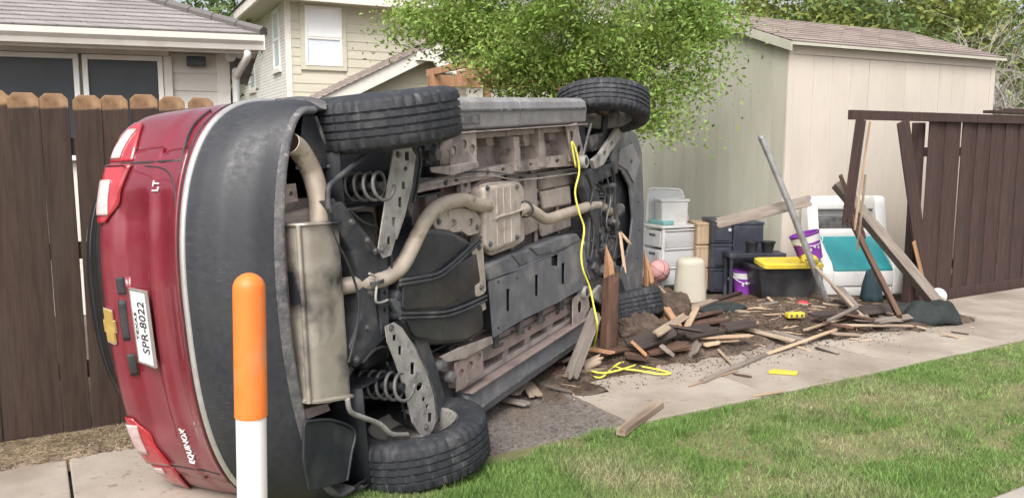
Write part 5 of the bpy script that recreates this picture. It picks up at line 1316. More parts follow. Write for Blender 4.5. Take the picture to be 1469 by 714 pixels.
for k, (px, py) in enumerate(((706, 196), (760, 196), (796, 188))):
    slab('bay_gusset', [(px - 10, py - 9), (px - 2, py - 12), (px + 3, py + 12), (px - 7, py + 14)], .33, .10, 'primer' if k % 2 else 'primer_pink', .004)
# ================================================================== marker post in front
mp_ = D(351, 600, 2.3); mroot = empty('marker_post', (mp_.x, mp_.y, 0)); tag(mroot, 'round white utility marker post with orange domed cap in front of the car', 'marker post')
zt = D(355, 391, 2.3).z; zj = D(355, 594, 2.3).z
MB().lathe([(.043, -.25), (.043, zj + .05)], 28, 'z').build('tube', 'marker_white', mroot, smooth=40)
prof = [(.0405, zj - .004), (.0465, zj - .004), (.047, zj), (.0465, zj + .02), (.0455, zt - .05)] + [(.0455 * math.cos(a), zt - .045 + .045 * math.sin(a)) for a in [math.pi / 2 * k / 9 for k in range(1, 9)]] + [(.002, zt)]
MB().lathe(prof, 32, 'z').build('cap', 'marker_orange', mroot, smooth=40)
mroot.rotation_euler = (0, math.radians(1.4), 0)

# ================================================================== boards and splinters
def board(p0, p1, wd, th, mat, label, roll=0, jag=(0, 0), name='broken_board', group=None, parent=None, cat='board'):
    p0, p1 = Vector(p0), Vector(p1); d = p1 - p0; L_ = d.length; n = 6
    lo = [(wd / 2 * (1 - 2 * k / n), random.uniform(0, jag[0]) if jag[0] else 0) for k in range(n + 1)][::-1]
    hi = [(wd / 2 * (1 - 2 * k / n), L_ - (random.uniform(0, jag[1]) if jag[1] else 0)) for k in range(n + 1)]
    if not jag[0]: lo = [lo[0], lo[-1]]
    if not jag[1]: hi = [hi[0], hi[-1]]
    me = MB().prism([(x, -th / 2, z) for x, z in lo + hi], (0, th, 0)).mesh(name, .0025, 1)
    o = link(name, me, mat)
    Z = d.normalized(); X = Z.cross(Vector((0, 0, 1))); X = X.normalized() if X.length > .05 else Vector((1, 0, 0)); Y = Z.cross(X)
    m = Matrix((X, Y, Z)).transposed() @ Matrix.Rotation(roll, 3, 'Z'); o.matrix_world = Matrix.Translation(p0) @ m.to_4x4()
    if label: tag(o, label, cat, group)
    return o
def mg(px, py, up=0.0):                     # ground point lifted onto the mulch
    g = G(px, py); s, p = FLinv(g); z = mz(s, p) if (2.8 < s < 7.8 and -.85 < p < 1.5) else 0
    g = G(px, py, z + up); return g
def gb(a, b, wd, th, mat, label, jag=(.03, .03), roll=0, up=.0, up2=None, **k):
    return board(mg(*a, th / 2 + .004 + up), mg(*b, th / 2 + .004 + (up if up2 is None else up2)), wd, th, mat, label, roll, jag, **k)
gb((890, 620), (947, 578), .055, .038, 'wood_tan', 'short pale timber lying across the pavement edge onto the grass', (.0, .02))
gb((1003, 548), (1100, 507), .042, .02, 'wood_grey', 'long thin grey batten lying on the pavement', (.05, .03))
gb((1096, 509), (1206, 470), .03, .015, 'wood_raw', 'long raw orange splinter lying from batten to the plank heap', (.05, .1))
gb((1000, 447), (1152, 488), .085, .02, 'wood_grey', 'long grey fence board lying on the mulch before the black tote', (.02, .03), up=.03, up2=.0)
gb((1018, 458), (1140, 489), .07, .018, 'wood_tan', 'tan board lying under the long grey fence board', (.05, .03), up=.005)
board(D(938, 446, 6.75), mg(1000, 505, .02), .13, .02, 'wood_grey', 'dark fence board with split orange edge propped beside the front wheel', .9, (.04, .03))
board(D(936, 442, 6.70), mg(1003, 497, .03), .035, .02, 'wood_orange', 'bright orange split edge strip on the propped fence board', .9, (.08, .04))
board(D(985, 455, 6.9), mg(1053, 525, .01), .022, .014, 'wood_tan', 'thin tan stick slanting down to the pavement', .3, (.03, .03))
board(D(942, 408, 7.15), D(992, 458, 7.0), .03, .018, 'wood_tan', 'thin broken lath leaning towards the beige bin', .4, (.03, .03))
gb((1000, 484), (1082, 481), .06, .015, 'wood_raw', 'pale raw splintered slab lying on the soil', (.04, .1), up=.012)
gb((985, 492), (1060, 488), .03, .012, 'wood_raw', 'narrow pale splinter beside the raw slab', (.1, .1))
gb((1000, 443), (1078, 424), .10, .018, 'wood_post', 'reddish brown board lying behind the beige bin', (.03, .03), up=.01)
gb((1012, 435), (1070, 416), .06, .018, 'wood_red', 'dark red batten between the beige bin and the black tote', (.03, .03), up=.03)
gb((958, 452), (1025, 430), .09, .02, 'wood_tan', 'tan plank end poking out under the beige bin', (.03, .05), up=.03)
gb((965, 470), (1040, 457), .12, .02, 'wood_post', 'wide dark plank lying in the soil heap', (.05, .03), up=.03)
board(mg(1243, 460, .02), D(1160, 372, 8.0), .03, .018, 'wood_tan', 'thin tan lath leaning on the black tote', .2, (.03, .03))
board(mg(1245, 463, .02), D(1200, 410, 7.75), .11, .02, 'wood_grey', 'short wide grey plank leaning beside the toy chest', .1, (.03, .03))
gb((1188, 460), (1230, 440), .03, .02, 'wood_grey', 'pale short stick lying across the plank heap', (.02, .02), up=.06, up2=.10)
gb((1216, 434), (1296, 455), .045, .02, 'wood_tan', 'long tan batten lying before the toy chest', (.03, .03), up=.04, up2=.02)
gb((1205, 466), (1310, 467), .05, .015, 'wood_tan', 'flat tan strip lying on the pavement edge under the heap', (.05, .03))
gb((1222, 458), (1292, 459), .12, .01, 'wood_grey', 'pale grey broken panel piece on the heap', (.06, .06), up=.018)
gb((1150, 474), (1215, 455), .03, .012, 'wood_raw', 'raw splinter lying beside the yellow block', (.1, .1))
gb((1195, 478), (1232, 480), .05, .02, 'wood_tan', 'short tan splintered block on the pavement', (.03, .05))
gb((945, 505), (1005, 498), .035, .012, 'wood_raw', 'pale splinter beside the rope coil', (.1, .1))
gb((985, 555), (1060, 530), .012, .008, 'wood_raw', 'very thin pale splinter parallel to the grey batten', (.05, .05))
gb((1078, 568), (1128, 560), .012, .01, 'wood_raw', 'thin pale stick at the edge of the grass', (.03, .03))
board(mg(1292, 458, .03), D(1212, 298, 7.75), .125, .04, 'wood_post', 'brown split timber leaning across the teal lid of the toy chest', 1.0, (.02, .06))
board(mg(1352, 445, .03), D(1200, 262, 8.1), .14, .09, 'wood_grey', 'long grey fence post leaning against the broken fence end', .6, (.0, .02))
board(D(1205, 250, 7.95), D(1242, 345, 7.85), .035, .03, 'wood_post', 'short dark splintered batten by the top of the leaning grey post', .3, (.02, .08))
board(D(1026, 321, 7.95), D(1165, 287, 7.93), .105, .045, 'wood_grey', 'splintered weathered timber caught crosswise on the metal pole', 1.35, (.03, .03))
# boards under the sill
board(mg(817, 545, .01), D(856, 446, 5.55), .10, .02, 'wood_grey', 'grey fence board leaning on the car sill beside the yellow rope', 1.0, (.05, .03))
board(mg(812, 540, .01), D(838, 510, 5.5), .025, .02, 'wood_tan', 'tan splinter leaning on the grey board by the sill', .5, (.02, .06))
gb((722, 572), (760, 580), .07, .016, 'wood_grey', 'flat grey picket piece on the gravel under the sill', (.03, .05))
gb((738, 566), (752, 545), .065, .016, 'wood_grey', 'short grey picket stub standing off the gravel under the sill', (.03, .03), up=.02)
gb((754, 548), (770, 569), .09, .016, 'wood_tan', 'broken tan picket top on the gravel', (.0, .05), up=.0)
gb((780, 552), (822, 563), .03, .012, 'wood_grey', 'grey splinter at the pavement corner', (.05, .05))
gb((800, 535), (850, 525), .05, .014, 'wood_post', 'brown board scrap lying under the leaning grey board', (.04, .04))
gb((842, 512), (905, 497), .08, .016, 'wood_post', 'brown board lying at the foot of the broken post', (.05, .05), up=.01)
gb((845, 500), (885, 507), .06, .016, 'wood_orange', 'orange broken board scrap at the foot of the broken post', (.05, .05), up=.03)
gb((1010, 495), (1035, 490), .05, .02, 'wood_raw', 'pale block of splintered wood on the soil', (.02, .04))

# splinters stuff
sm = MB(); rs = random.Random(9)
for k in range(170):
    s, p = rs.uniform(3.0, 7.3), rs.gauss(-.1, .4)
    if p < -1.1: continue
    c = FL(s, p, mz(s, p) + .006 if -.85 < p < 1.4 else .006); a = rs.random() * 6.28; L_ = rs.uniform(.02, .11); dd = Vector((math.cos(a), math.sin(a), rs.gauss(0, .12)))
    w_ = rs.uniform(.003, .008); n_ = Vector((-dd.y, dd.x, 0)) * w_
    sm.add([c - dd * L_ - n_ * .3, c - dd * L_ + n_ * .3, c + n_, c - n_, c + dd * L_, c + Vector((0, 0, w_))], [(0, 1, 2, 3), (3, 2, 4), (0, 5, 3), (1, 0, 5), (2, 1, 5), (3, 5, 4), (4, 5, 2)])
struct(sm.build('wood_splinters', 'wood_raw'), 'stuff', 'small pale splinters strewn over the soil and pavement')

# broken fence posts, snapped to points
def snapped_post(px, pyb, ptip, dist, wd, label, split, lean=(0, 0), name='broken_post'):
    b = D(px, pyb, dist); b.z = -.02; zt_ = D(*ptip, dist).z; zs = D(px, split, dist).z; tip = D(*ptip, dist) - b
    r = empty(name, b, FANG); tag(r, label, 'post')
    inv = Matrix.Rotation(-FANG, 3, 'Z'); tip = inv @ tip
    h = wd / 2; rows = []
    lx = inv @ Vector((lean[0], lean[1], 0))
    body = MB(); ring = lambda z, s_, o: [Vector((o.x + x * h * s_, o.y + y * h * s_, z)) for x, y in ((-1, -1), (1, -1), (1, 1), (-1, 1))]
    rq = random.Random(int(px) + 5)
    def ring8(z, o, amp): return [Vector((o.x + math.copysign(abs(math.cos(a)) ** .45, math.cos(a)) * h * (1 + rq.uniform(-amp, amp)), o.y + math.copysign(abs(math.sin(a)) ** .45, math.sin(a)) * h * (1 + rq.uniform(-amp, amp)), z)) for a in [2 * math.pi * (k + .5) / 16 for k in range(16)]]
    rr_ = [ring8(zs * t / 9, lx * (t / 9), .05) for t in range(9)]; rr_.append([Vector((v.x, v.y, zs + rq.uniform(-.09, .07))) for v in ring8(zs, lx, .08)])
    body.grid(rr_, True); body.add(rr_[-1], [tuple(range(16))])
    body.build('shaft', 'wood_post', r, 0)
    sp_ = MB(); rr = random.Random(int(px))
    for k in range(9):
        o = lx + Vector((rr.uniform(-.6, .6) * h, rr.uniform(-.6, .6) * h, 0)); t = rr.uniform(.35, .8) if k else 1.0
        tp_ = o.lerp(tip, t); wdk = rr.uniform(.25, .5) * h if k else h * .62; tp_.z = zs + (zt_ - zs) * t
        base_ = [Vector((o.x + x * wdk, o.y + y * wdk, zs - .12)) for x, y in ((-1, -1), (1, -1), (1, 1), (-1, 1))]
        mid_ = [Vector((o.x + (tp_.x - o.x) * .5 + x * wdk * .7, o.y + (tp_.y - o.y) * .5 + y * wdk * .7, (zs + tp_.z) / 2)) for x, y in ((-1, -1), (1, -1), (1, 1), (-1, 1))]
        sp_.add(base_ + mid_ + [tp_], [(0, 1, 5, 4), (1, 2, 6, 5), (2, 3, 7, 6), (3, 0, 4, 7), (4, 5, 8), (5, 6, 8), (6, 7, 8), (7, 4, 8)])
    sp_.build('splintered_tip', 'wood_orange', r)
    return r
snapped_post(872, 500, (869, 346), 5.95, .105, 'snapped brown fence post with pointed orange tip standing before the front wheel', 395, (.015, 0))
snapped_post(937, 450, (924, 355), 7.25, .11, 'snapped fence post with long bare orange splinter beside the basketball', 402, (-.03, 0))
# clod under the wheel
def lump(name, c, r, mat, label, cat, seed=1, amp=.34, sub=5, flat=None):
    bm = bmesh.new(); bmesh.ops.create_icosphere(bm, subdivisions=sub, radius=1)
    for v in bm.verts:
        q = v.co.copy(); k = 1 + amp * (fbm(q.x * 1.7 + seed, q.y * 1.7 + q.z * 1.3 + seed, seed) - .5) * 2 + amp * .9 * (fbm(q.x * 5 + q.z * 3 + seed, q.y * 5 - q.z * 3, seed + 4) - .5) + amp * .7 * (fbm(q.x * 13 + q.z * 9 + seed, q.y * 13 - q.z * 11, seed + 7) - .5)
        v.co = Vector((q.x * r[0] * k, q.y * r[1] * k, q.z * r[2] * k))
        if flat is not None and v.co.z < flat: v.co.z = flat
    o = bm_obj(bm, name, mat, smooth=True); o.location = c; tag(o, label, cat); return o
c = D(918, 480, 6.25); c.z = .10; lump('soil_clod', c, (.26, .20, .15), 'clod', 'large clod of dug up soil wedged under the front wheel', 'soil clod', 4)
c = D(968, 452, 6.95); c.z = .13; lump('concrete_lump', c, (.14, .12, .17), 'clod', 'grey lump of post concrete among the broken boards', 'concrete lump', 8, .2)
c = D(845, 508, 5.75); c.z = .03; lump('soil_clod', c, (.13, .11, .08), 'clod', 'small clod of soil at the foot of the broken post', 'soil clod', 14)

# ================================================================== yellow rope
up = [carw(cz(x, y, z)) for x, y, z in ((826, 240, .215), (820, 205, .225), (826, 215, .21), (831, 245, .20), (825, 275, .195), (831, 305, .17), (838, 328, .15), (834, 360, .12), (836, 385, .10), (846, 412, .08), (852, 440, .05), (857, 468, .02))]
gr = [G(x, y, .018 + dz) for x, y, dz in ((852, 498, .09), (850, 520, .02), (846, 536, 0), (862, 541, 0), (876, 530, .01), (888, 521, .02), (905, 519, .01), (920, 525, 0), (940, 529, 0), (962, 535, 0), (945, 536, .0), (915, 531, .01), (890, 528, .015), (872, 522, .0), (856, 525, .02), (845, 528, .0), (852, 533, .03), (872, 534, .02), (900, 527, .02), (915, 522, .0))]
o = MB().tube(smooth_path(up + gr, 6), .0068, 8).build('rope', 'rope', smooth=True); tag(o, 'bright yellow rope hanging from the car underbody to a loose coil on the ground', 'rope')

# ================================================================== toy chest
tcb = D(1238, 428, 8.30); tcb.z = .02
tc = empty('toy_chest', tcb, math.radians(6)); tag(tc, 'white plastic toy chest bench with open back and teal lid', 'toy chest')
HW = .44
prof = [(0, 0), (0, .25), (.05, .34), (.16, .42), (.36, .60), (.43, .96), (.47, 1.0), (.56, 1.0), (.58, .0)]
for sg in (-1, 1):
    MB().prism([v for v in rounded([Vector((sg * HW, y, z)) for y, z in prof], .05, 3)], (-sg * .12, 0, 0)).build('side_panel', 'white_plastic', tc, .018, 40, 3)
MB().box2((-HW + .12, .02, .0), (HW - .12, .08, .10)).build('front_panel', 'white_plastic', tc, .015, 40)
MB().box2((-HW + .12, .005, .105), (HW - .12, .07, .27)).build('front_panel', 'white_plastic', tc, .015, 40)
lid = MB().prism([(-HW + .125, .00, .275), (-HW + .125, .02, .235), (-HW + .125, .40, .545), (-HW + .125, .37, .585)], (2 * HW - .25, 0, 0)).build('lid', 'teal_plastic', tc, .012, 40)
MB().box2((-HW + .12, .37, .56), (HW - .12, .55, .66)).build('back_rail', 'white_plastic', tc, .018, 40)
MB().box2((-HW + .12, .45, .86), (HW - .12, .56, 1.0)).build('back_rail', 'white_plastic', tc, .02, 40)
MB().box2((-HW + .12, .545, .05), (HW - .12, .57, .90)).build('back_panel', 'grey_white_plastic', tc)
MB().box2((-HW + .125, .40, .662), (HW - .075, .54, .78)).build('bin', 'cast_metal', tc, .01)

# ================================================================== drawer cart and what is on it
dcb = D(960, 415, 8.95); dcb.z = .02
dc = empty('drawer_cart', dcb, math.radians(24)); tag(dc, 'white plastic three-drawer storage cart beside the shed wall', 'drawer cart')
CW, CD_, CH = .46, .38, D(960, 321, 8.95).z - .02
for x in (-CW / 2, CW / 2 - .03):
    for y in (-CD_ / 2, CD_ / 2 - .03): MB().box2((x, y, 0), (x + .03, y + .03, CH - .03)).build('post', 'white_plastic', dc, .006)
MB().box2((-CW / 2 - .01, -CD_ / 2 - .01, CH - .03), (CW / 2 + .01, CD_ / 2 + .01, CH)).build('top', 'white_plastic', dc, .01, 40)
for k in range(3):
    z0 = .04 + k * (CH - .08) / 3; z1 = z0 + (CH - .08) / 3 - .02
    d_ = MB().box2((-CW / 2 + .008, -CD_ / 2 + .010, z0), (CW / 2 - .012, CD_ / 2 - .012, z1)).build('drawer', 'grey_white_plastic', dc, .012, 40)
    MB().box2((-CW / 2 - .012, -CD_ / 2 + .035, z0 + .01), (-CW / 2 + .006, CD_ / 2 - .035, z1 - .01)).build('drawer_front', 'grey_white_plastic', d_, .006)
    MB().box2((-CW / 2 - .018, -.07, z1 - .06), (-CW / 2 - .010, .05, z1 - .035)).build('handle', 'graphite', d_, .003)
    MB().box2((-CW / 2 + .035, -CD_ / 2 - .006, z1 + .001), (CW / 2 - .035, -CD_ / 2 + .02, z1 + .018)).build('rail', 'white_plastic', dc, .003)
cw_ = lambda x, y, z: dcb + Matrix.Rotation(math.radians(24), 3, 'Z') @ Vector((x, y, z))
b0 = cw_(0, .0, CH + .002)
bx = empty('plastic_tub', b0, math.radians(10)); tag(bx, 'white plastic tub standing on the drawer cart', 'tub')
tubp = lambda s_, z: [Vector((x * s_, y * s_ * .8, z)) for x, y in [(v.x, v.y) for v in rounded([Vector((-1, -1, 0)), Vector((1, -1, 0)), Vector((1, 1, 0)), Vector((-1, 1, 0))], .25, 3)]]
tb_ = MB(); tb_.grid([tubp(.145, 0), tubp(.155, .25)], True); tb_.add(tubp(.145, 0), [tuple(range(16))[::-1]]); tb_.grid([tubp(.155, .25), tubp(.17, .252), tubp(.17, .275), tubp(.148, .275), tubp(.14, .02)], True); tb_.add(tubp(.14, .02), [tuple(range(16))]); tb_.build('shell', 'white_plastic', bx, smooth=30)
MB().lathe([(.055, -.004), (.06, .01), (.05, .02)], 20, 'x', (.158, .02, .13)).build('knob', 'cast_metal', bx, smooth=40)
lb = cw_(.06, .17, CH + .003)
ld = empty('bin_cover', lb, math.radians(14)); tag(ld, 'large white storage lid standing tilted behind the tub on the cart', 'lid')
q = [Vector((-.24, 0, 0)), Vector((.27, 0, 0)), Vector((.20, .05, .36)), Vector((-.20, .05, .38))]
MB().prism(rounded(q, .05, 3), (0, .012, 0)).build('panel', 'grey_white_plastic', ld, .003)
R_ = rounded(q, .05, 3); MB().tube([v for v in R_] + [R_[0]], .012, 8, False).build('rim', 'white_plastic', ld, smooth=True)
o = MB().prism(rounded([cw_(-.20, -.17, CH + .004), cw_(-.06, -.17, CH + .004), cw_(-.06, .17, CH + .004), cw_(-.20, .17, CH + .004)], .04, 3), (0, 0, .045)).build('food_cover', 'teal_pale', None, .01, 40)
tag(o, 'pale teal plastic lid lying on the drawer cart', 'lid')
# beige bin upside down
bb = D(989, 440, 7.95); bb.z = mz(*FLinv(bb)) - .03
o = empty('waste_bin', bb); tag(o, 'beige tapered waste bin standing upside down among broken boards', 'bin')
rw = []
for r, z in ((.168, .0), (.170, .02), (.163, .025), (.140, .40), (.135, .43), (.118, .455), (.08, .468), (.002, .472)):
    rw.append([Vector((math.copysign(abs(math.cos(a)) ** .8, math.cos(a)) * r, math.copysign(abs(math.sin(a)) ** .8, math.sin(a)) * r * .8, z)) for a in [2 * math.pi * k / 28 for k in range(28)]])
MB().grid(rw, True).build('shell', 'beige_plastic', o, smooth=40)
MB().box2((.05, -.135, .05), (.08, -.12, .075)).build('latch', 'grey_white_plastic', o, .003)
# basketball
def ball(c, r, mat, label, name, seam_mat):
    o = empty(name, c); tag(o, label, 'ball'); bm = bmesh.new(); bmesh.ops.create_uvsphere(bm, u_segments=32, v_segments=20, radius=r); bm_obj(bm, 'skin', mat, o, True)
    cir = lambda f: [Vector(f(2 * math.pi * k / 40)) for k in range(41)]
    for nm, f in (('seam', lambda a: (r * math.cos(a), r * math.sin(a), 0)), ('seam', lambda a: (0, r * math.cos(a), r * math.sin(a))), ('seam', lambda a: (math.copysign(r * .62, 1), r * .785 * math.cos(a), r * .785 * math.sin(a))), ('seam', lambda a: (-r * .62, r * .785 * math.cos(a), r * .785 * math.sin(a)))):
        MB().tube(cir(f), r * .022, 6, False).build('seam', seam_mat, o, smooth=True)
    o.rotation_euler = (.5, .4, 1.0); return o
bc = D(945, 388, 8.55); bc.z = max(.125, bc.z); ball(bc, .118, 'pink_ball', 'faded pink basketball between the snapped post and the beige bin', 'basketball', 'ink')
bc = D(1345, 429, 7.95); bc.z = .085; ball(bc, .082, 'ball_white', 'scuffed white ball at the foot of the board fence', 'play_ball', 'graphite')
o = lump('soil_clod', D(948, 410, 8.55) * 1, (.14, .12, .07), 'clod', 'low clod of soil under the pink basketball', 'soil clod', 21); o.location.z = .0
# crates and dark drawers
def stack(px0, px1, pyt, dist, dep, n, mat, name, label, cat, rz=0, slat=0, base_z=.0, nm='tier'):
    a, b = D(px0, pyt, dist), D(px1, pyt, dist); c = (a + b) / 2; W2 = (b.x - a.x); H_ = a.z - base_z
    r = empty(name, (c.x, c.y, base_z), rz); tag(r, label, cat)
    for k in range(n):
        z0 = H_ * k / n; z1 = H_ * (k + 1) / n
        t_ = MB().box2((-W2 / 2, 0, z0 + .004), (W2 / 2, dep, z1 - .004)).build(nm, mat, r, .008)
        MB().box2((-W2 / 2 - .006, -.008, z1 - .03), (W2 / 2 + .006, dep + .004, z1 - .006)).build('rim', mat, t_, .004)
        if slat:
            for j in range(slat):
                x = -W2 / 2 + W2 * (j + .5) / slat; MB().box2((x - W2 * .32 / slat, -.010, z0 + .02), (x + W2 * .32 / slat, .002, z1 - .035)).build('slat', mat, t_, .003)
        else:
            MB().box2((-W2 / 2 + .03, -.010, z0 + .03), (W2 / 2 - .03, .002, z1 - .05)).build('drawer_front', mat, t_, .005)
            MB().box2((W2 / 2 - .05, -.022, (z0 + z1) / 2), (W2 / 2 - .02, -.008, (z0 + z1) / 2 + .03)).build('knob', 'grey_white_plastic', t_, .003)
    return r
stack(1000, 1021, 319, 8.75, .35, 3, 'cardboard', 'slatted_crate', 'narrow tan slatted crate stack beside the white drawer cart', 'crate', .05, 4)
stack(1022, 1052, 314, 8.65, .35, 3, 'navy_plastic', 'storage_tower', 'dark navy plastic drawer tower next to the tan crates', 'drawer tower', .1)
o = stack(1052, 1097, 318, 8.75, .30, 1, 'navy_plastic', 'storage_box', 'tall dark storage box standing behind the black tote', 'storage box', .1, 0, 0)
# low shelf with black pots
sa, sb = D(1046, 366, 8.4), D(1128, 368, 8.4)
shf = empty('plastic_shelf', ((sa.x + sb.x) / 2, 8.4, 0), .05); tag(shf, 'low dark plastic shelf behind the black tote', 'shelf')
W2 = sb.x - sa.x; MB().box2((-W2 / 2, -.02, sa.z - .03), (W2 / 2, .24, sa.z + .02)).build('shelf_board', 'navy_plastic', shf, .008)
for x in (-W2 / 2 + .03, W2 / 2 - .03):
    for y in (.02, .20): MB().tube([(x, y, -.02), (x, y, sa.z - .03)], .02, 10).build('leg', 'navy_plastic', shf, smooth=40)
for k, (px, lbl) in enumerate(((1078, 'black plastic pot on the dark shelf by the navy drawers'), (1101, 'wider black plastic pot on the dark shelf beside the metal pole'))):
    c = D(px, 362, 8.48); c.z = sa.z + .021; o = MB().lathe([(.002, .0), (.050, .0), (.064 + .008 * k, .10), (.072 + .008 * k, .10), (.072 + .008 * k, .115), (.062 + .008 * k, .115), (.048, .012), (.002, .012)], 20, 'z').build('plant_pot', 'black_tote', None, smooth=35); o.location = c; tag(o, lbl, 'pot')
# black tote with yellow lid
tb0 = D(1116, 437, 8.28); tb0.z = .0
to = empty('storage_tote', tb0, math.radians(8)); tag(to, 'black storage tote with yellow lid standing on the mulch', 'tote')
HT = .335
tr_ = lambda sx, sy, z: [Vector((v.x * sx, v.y * sy, z)) for v in rounded([Vector((-1, -1, 0)), Vector((1, -1, 0)), Vector((1, 1, 0)), Vector((-1, 1, 0))], .22, 3)]
m_ = MB(); m_.grid([tr_(.255, .18, 0), tr_(.32, .225, HT), tr_(.335, .238, HT + .003), tr_(.335, .238, HT + .03), tr_(.31, .215, HT + .03), tr_(.25, .17, .02)], True); m_.add(tr_(.255, .18, 0), [tuple(range(16))]); m_.add(tr_(.25, .17, .02), [tuple(range(16))])
m_.build('tub', 'black_tote', to, smooth=30)
m_ = MB(); m_.grid([tr_(.01, .01, .03), tr_(.27, .10, .03), tr_(.29, .11, .045), tr_(.315, .125, .04), tr_(.325, .13, .035), tr_(.325, .13, -.004), tr_(.31, .12, -.004), tr_(.30, .11, .025), tr_(.01, .01, .02)], True)
lo = m_.build('lid', 'yellow_plastic', to, smooth=30); lo.location = (.03, -.13, HT + .036); lo.rotation_euler = (math.radians(9), math.radians(1), math.radians(3))
# purple buckets
def bucket(c, rot, r0, r1, h, label, band=True, nm='bucket'):
    o = empty(nm, c); tag(o, label, 'bucket'); MB().lathe([(.002, 0), (r0, 0), (r1, h), (r1 + .008, h), (r1 + .008, h + .012), (r1 - .006, h + .012), (r0 - .006, .012), (.002, .012)], 28, 'z').build('shell', 'purple', o, smooth=35)
    f = lambda z: r0 + (r1 - r0) * z / h
    MB().lathe([(f(h * .70) + .0015, h * .70), (f(h * .95) + .003, h * .95), (f(h * .95) - .004, h * .95), (f(h * .70) - .004, h * .70)], 28, 'z', cap=False).build('label_band', 'white_plastic', o, smooth=35)
    for k in range(3):
        a = -1.9 + .35 * k; z = h * (.45 + .08 * (k % 2)); rr = f(z) + .003
        MB().box((rr * math.cos(a), rr * math.sin(a), z), (.022, .004, .03), Matrix.Rotation(a + math.pi / 2, 3, 'Z')).build('mark', 'white_plastic', o, .004)
    MB().tube([Vector((math.cos(a) * (r1 + .012), -abs(math.sin(a)) * (r1 + .03), h - .03 - .08 * abs(math.sin(a)))) for a in [math.pi + math.pi * k / 14 for k in range(15)]], .004, 6).build('handle', 'white_plastic', o, smooth=True)
    o.rotation_euler = rot; return o
c = D(1066, 424, 8.45); c.z = .02; bucket(c, (0, 0, 0), .09, .115, .24, 'purple bucket standing on the mulch behind the left end of the black tote')
c = D(1163, 387, 8.30); c.z = tb0.z + HT + .065; bucket(c, (math.radians(-6), math.radians(-16), .2), .115, .145, .27, 'purple bucket with white band tipped on the tote lid')
c = D(1160, 384, 8.10); c.z = tb0.z + HT + .09
lump('plastic_bag', c, (.075, .06, .055), 'yellow_plastic', 'crumpled yellow plastic bag on the tote lid', 'bag', 31, .5)
# metal pole
p0 = mg(1186, 432, .005); p1 = D(1092, 197, 7.7)
o = empty('metal_pole', p0); tag(o, 'galvanised steel fence pole leaning over the black tote', 'pole')
v = p1 - p0; MB().tube([Vector((0, 0, 0)), v * .62 + Vector((.012, 0, 0)), v], .031, 18).build('tube', 'galv', o, smooth=50)
MB().lathe([(.034, -.012), (.034, .012), (.02, .016)], 18, 'z', v).build('end_cap', 'galv', o, smooth=40)
# dark bags and bits
def drape(name, c, rx, ry, h, mat, label, seed, fold=.25, rz=0):
    rows = []; n = 40
    for i in range(15):
        t = i / 14; row = []
        for k in range(n):
            a = 2 * math.pi * k / n; rr = 1 - (1 - t) ** 1.6; rr = t ** .8; wob = 1 + fold * (fbm(math.cos(a) * 1.6 + seed, math.sin(a) * 1.6 + t + seed, seed) - .5) * 2 * t
            z = h * (1 - t ** 3.2) * (1 + .6 * (fbm(math.cos(a) * 2 * t + seed, math.sin(a) * 2 * t, seed + 2) - .5)) + .012 * (1 + math.sin(a * 5 + seed)) * t
            row.append(Vector((math.cos(a) * rx * rr * wob, math.sin(a) * ry * rr * wob, max(.002, z))))
        rows.append(row)
    o = MB().grid(rows, True).build(name, mat, smooth=True); o.location = c; o.rotation_euler = (0, 0, rz); o.modifiers.new('thick', 'SOLIDIFY').thickness = .006; tag(o, label, 'bag'); return o
c = mg(1336, 458); c.z = .002; drape('fabric_bag', c, .27, .17, .19, 'fabric_dark', 'black fabric bag slumped on the pavement at the foot of the leaning post', 3, .25, .2)
c = mg(1300, 445); c.z = .01; drape('fabric_bag', c, .20, .14, .10, 'fabric_dark', 'flat dark fabric heap between the toy chest and the slumped bag', 6)
c = D(1250, 428, 7.95); c.z = .02; drape('trash_bag', c, .11, .10, .30, 'fabric_teal', 'dark teal plastic bag standing against the toy chest', 12, .2)
c = mg(1180, 420); c.z = .03; drape('fabric_bag', c, .12, .12, .26, 'fabric_dark', 'dark bag between the black tote and the toy chest', 15, .2)
c = mg(1035, 452); c.z = mz(*FLinv(c)) + .0; drape('black_cloth', c, .26, .10, .06, 'fabric_dark', 'crumpled black cloth lying before the beige bin', 17, .3, .4)
o = MB().box((0, 0, .022), (.16, .06, .044)).build('plastic_block', 'yellow_plastic', None, .008); o.location = mg(1140, 455); o.rotation_euler = (.05, 0, .25); tag(o, 'yellow plastic block lying on the mulch before the black tote', 'block')
for x in (-.05, 0, .05): MB().box((x, -.031, .022), (.02, .004, .02)).build('slot', 'graphite', o)
o = MB().prism(rounded([Vector((-.10, -.03, 0)), Vector((.09, -.035, 0)), Vector((.10, .02, 0)), Vector((-.06, .035, 0))], .01), (0, 0, .018)).build('plastic_scrap', 'yellow_plastic', None, .003); o.location = G(1123, 535, .004); o.rotation_euler = (0, 0, -.25); tag(o, 'yellow plastic scrap lying on the bare pavement', 'scrap')
c = mg(1151, 440); c.z += .02
lump('red_toy', c, (.06, .045, .035), 'red_plastic', 'small red plastic toy lying in the mulch', 'toy', 41, .4, 3)
c = mg(1300, 418); c.z = .05; lump('red_toy', c, (.06, .04, .04), 'red_plastic', 'red plastic toy between the toy chest and the leaning post', 'toy', 43, .4, 3)

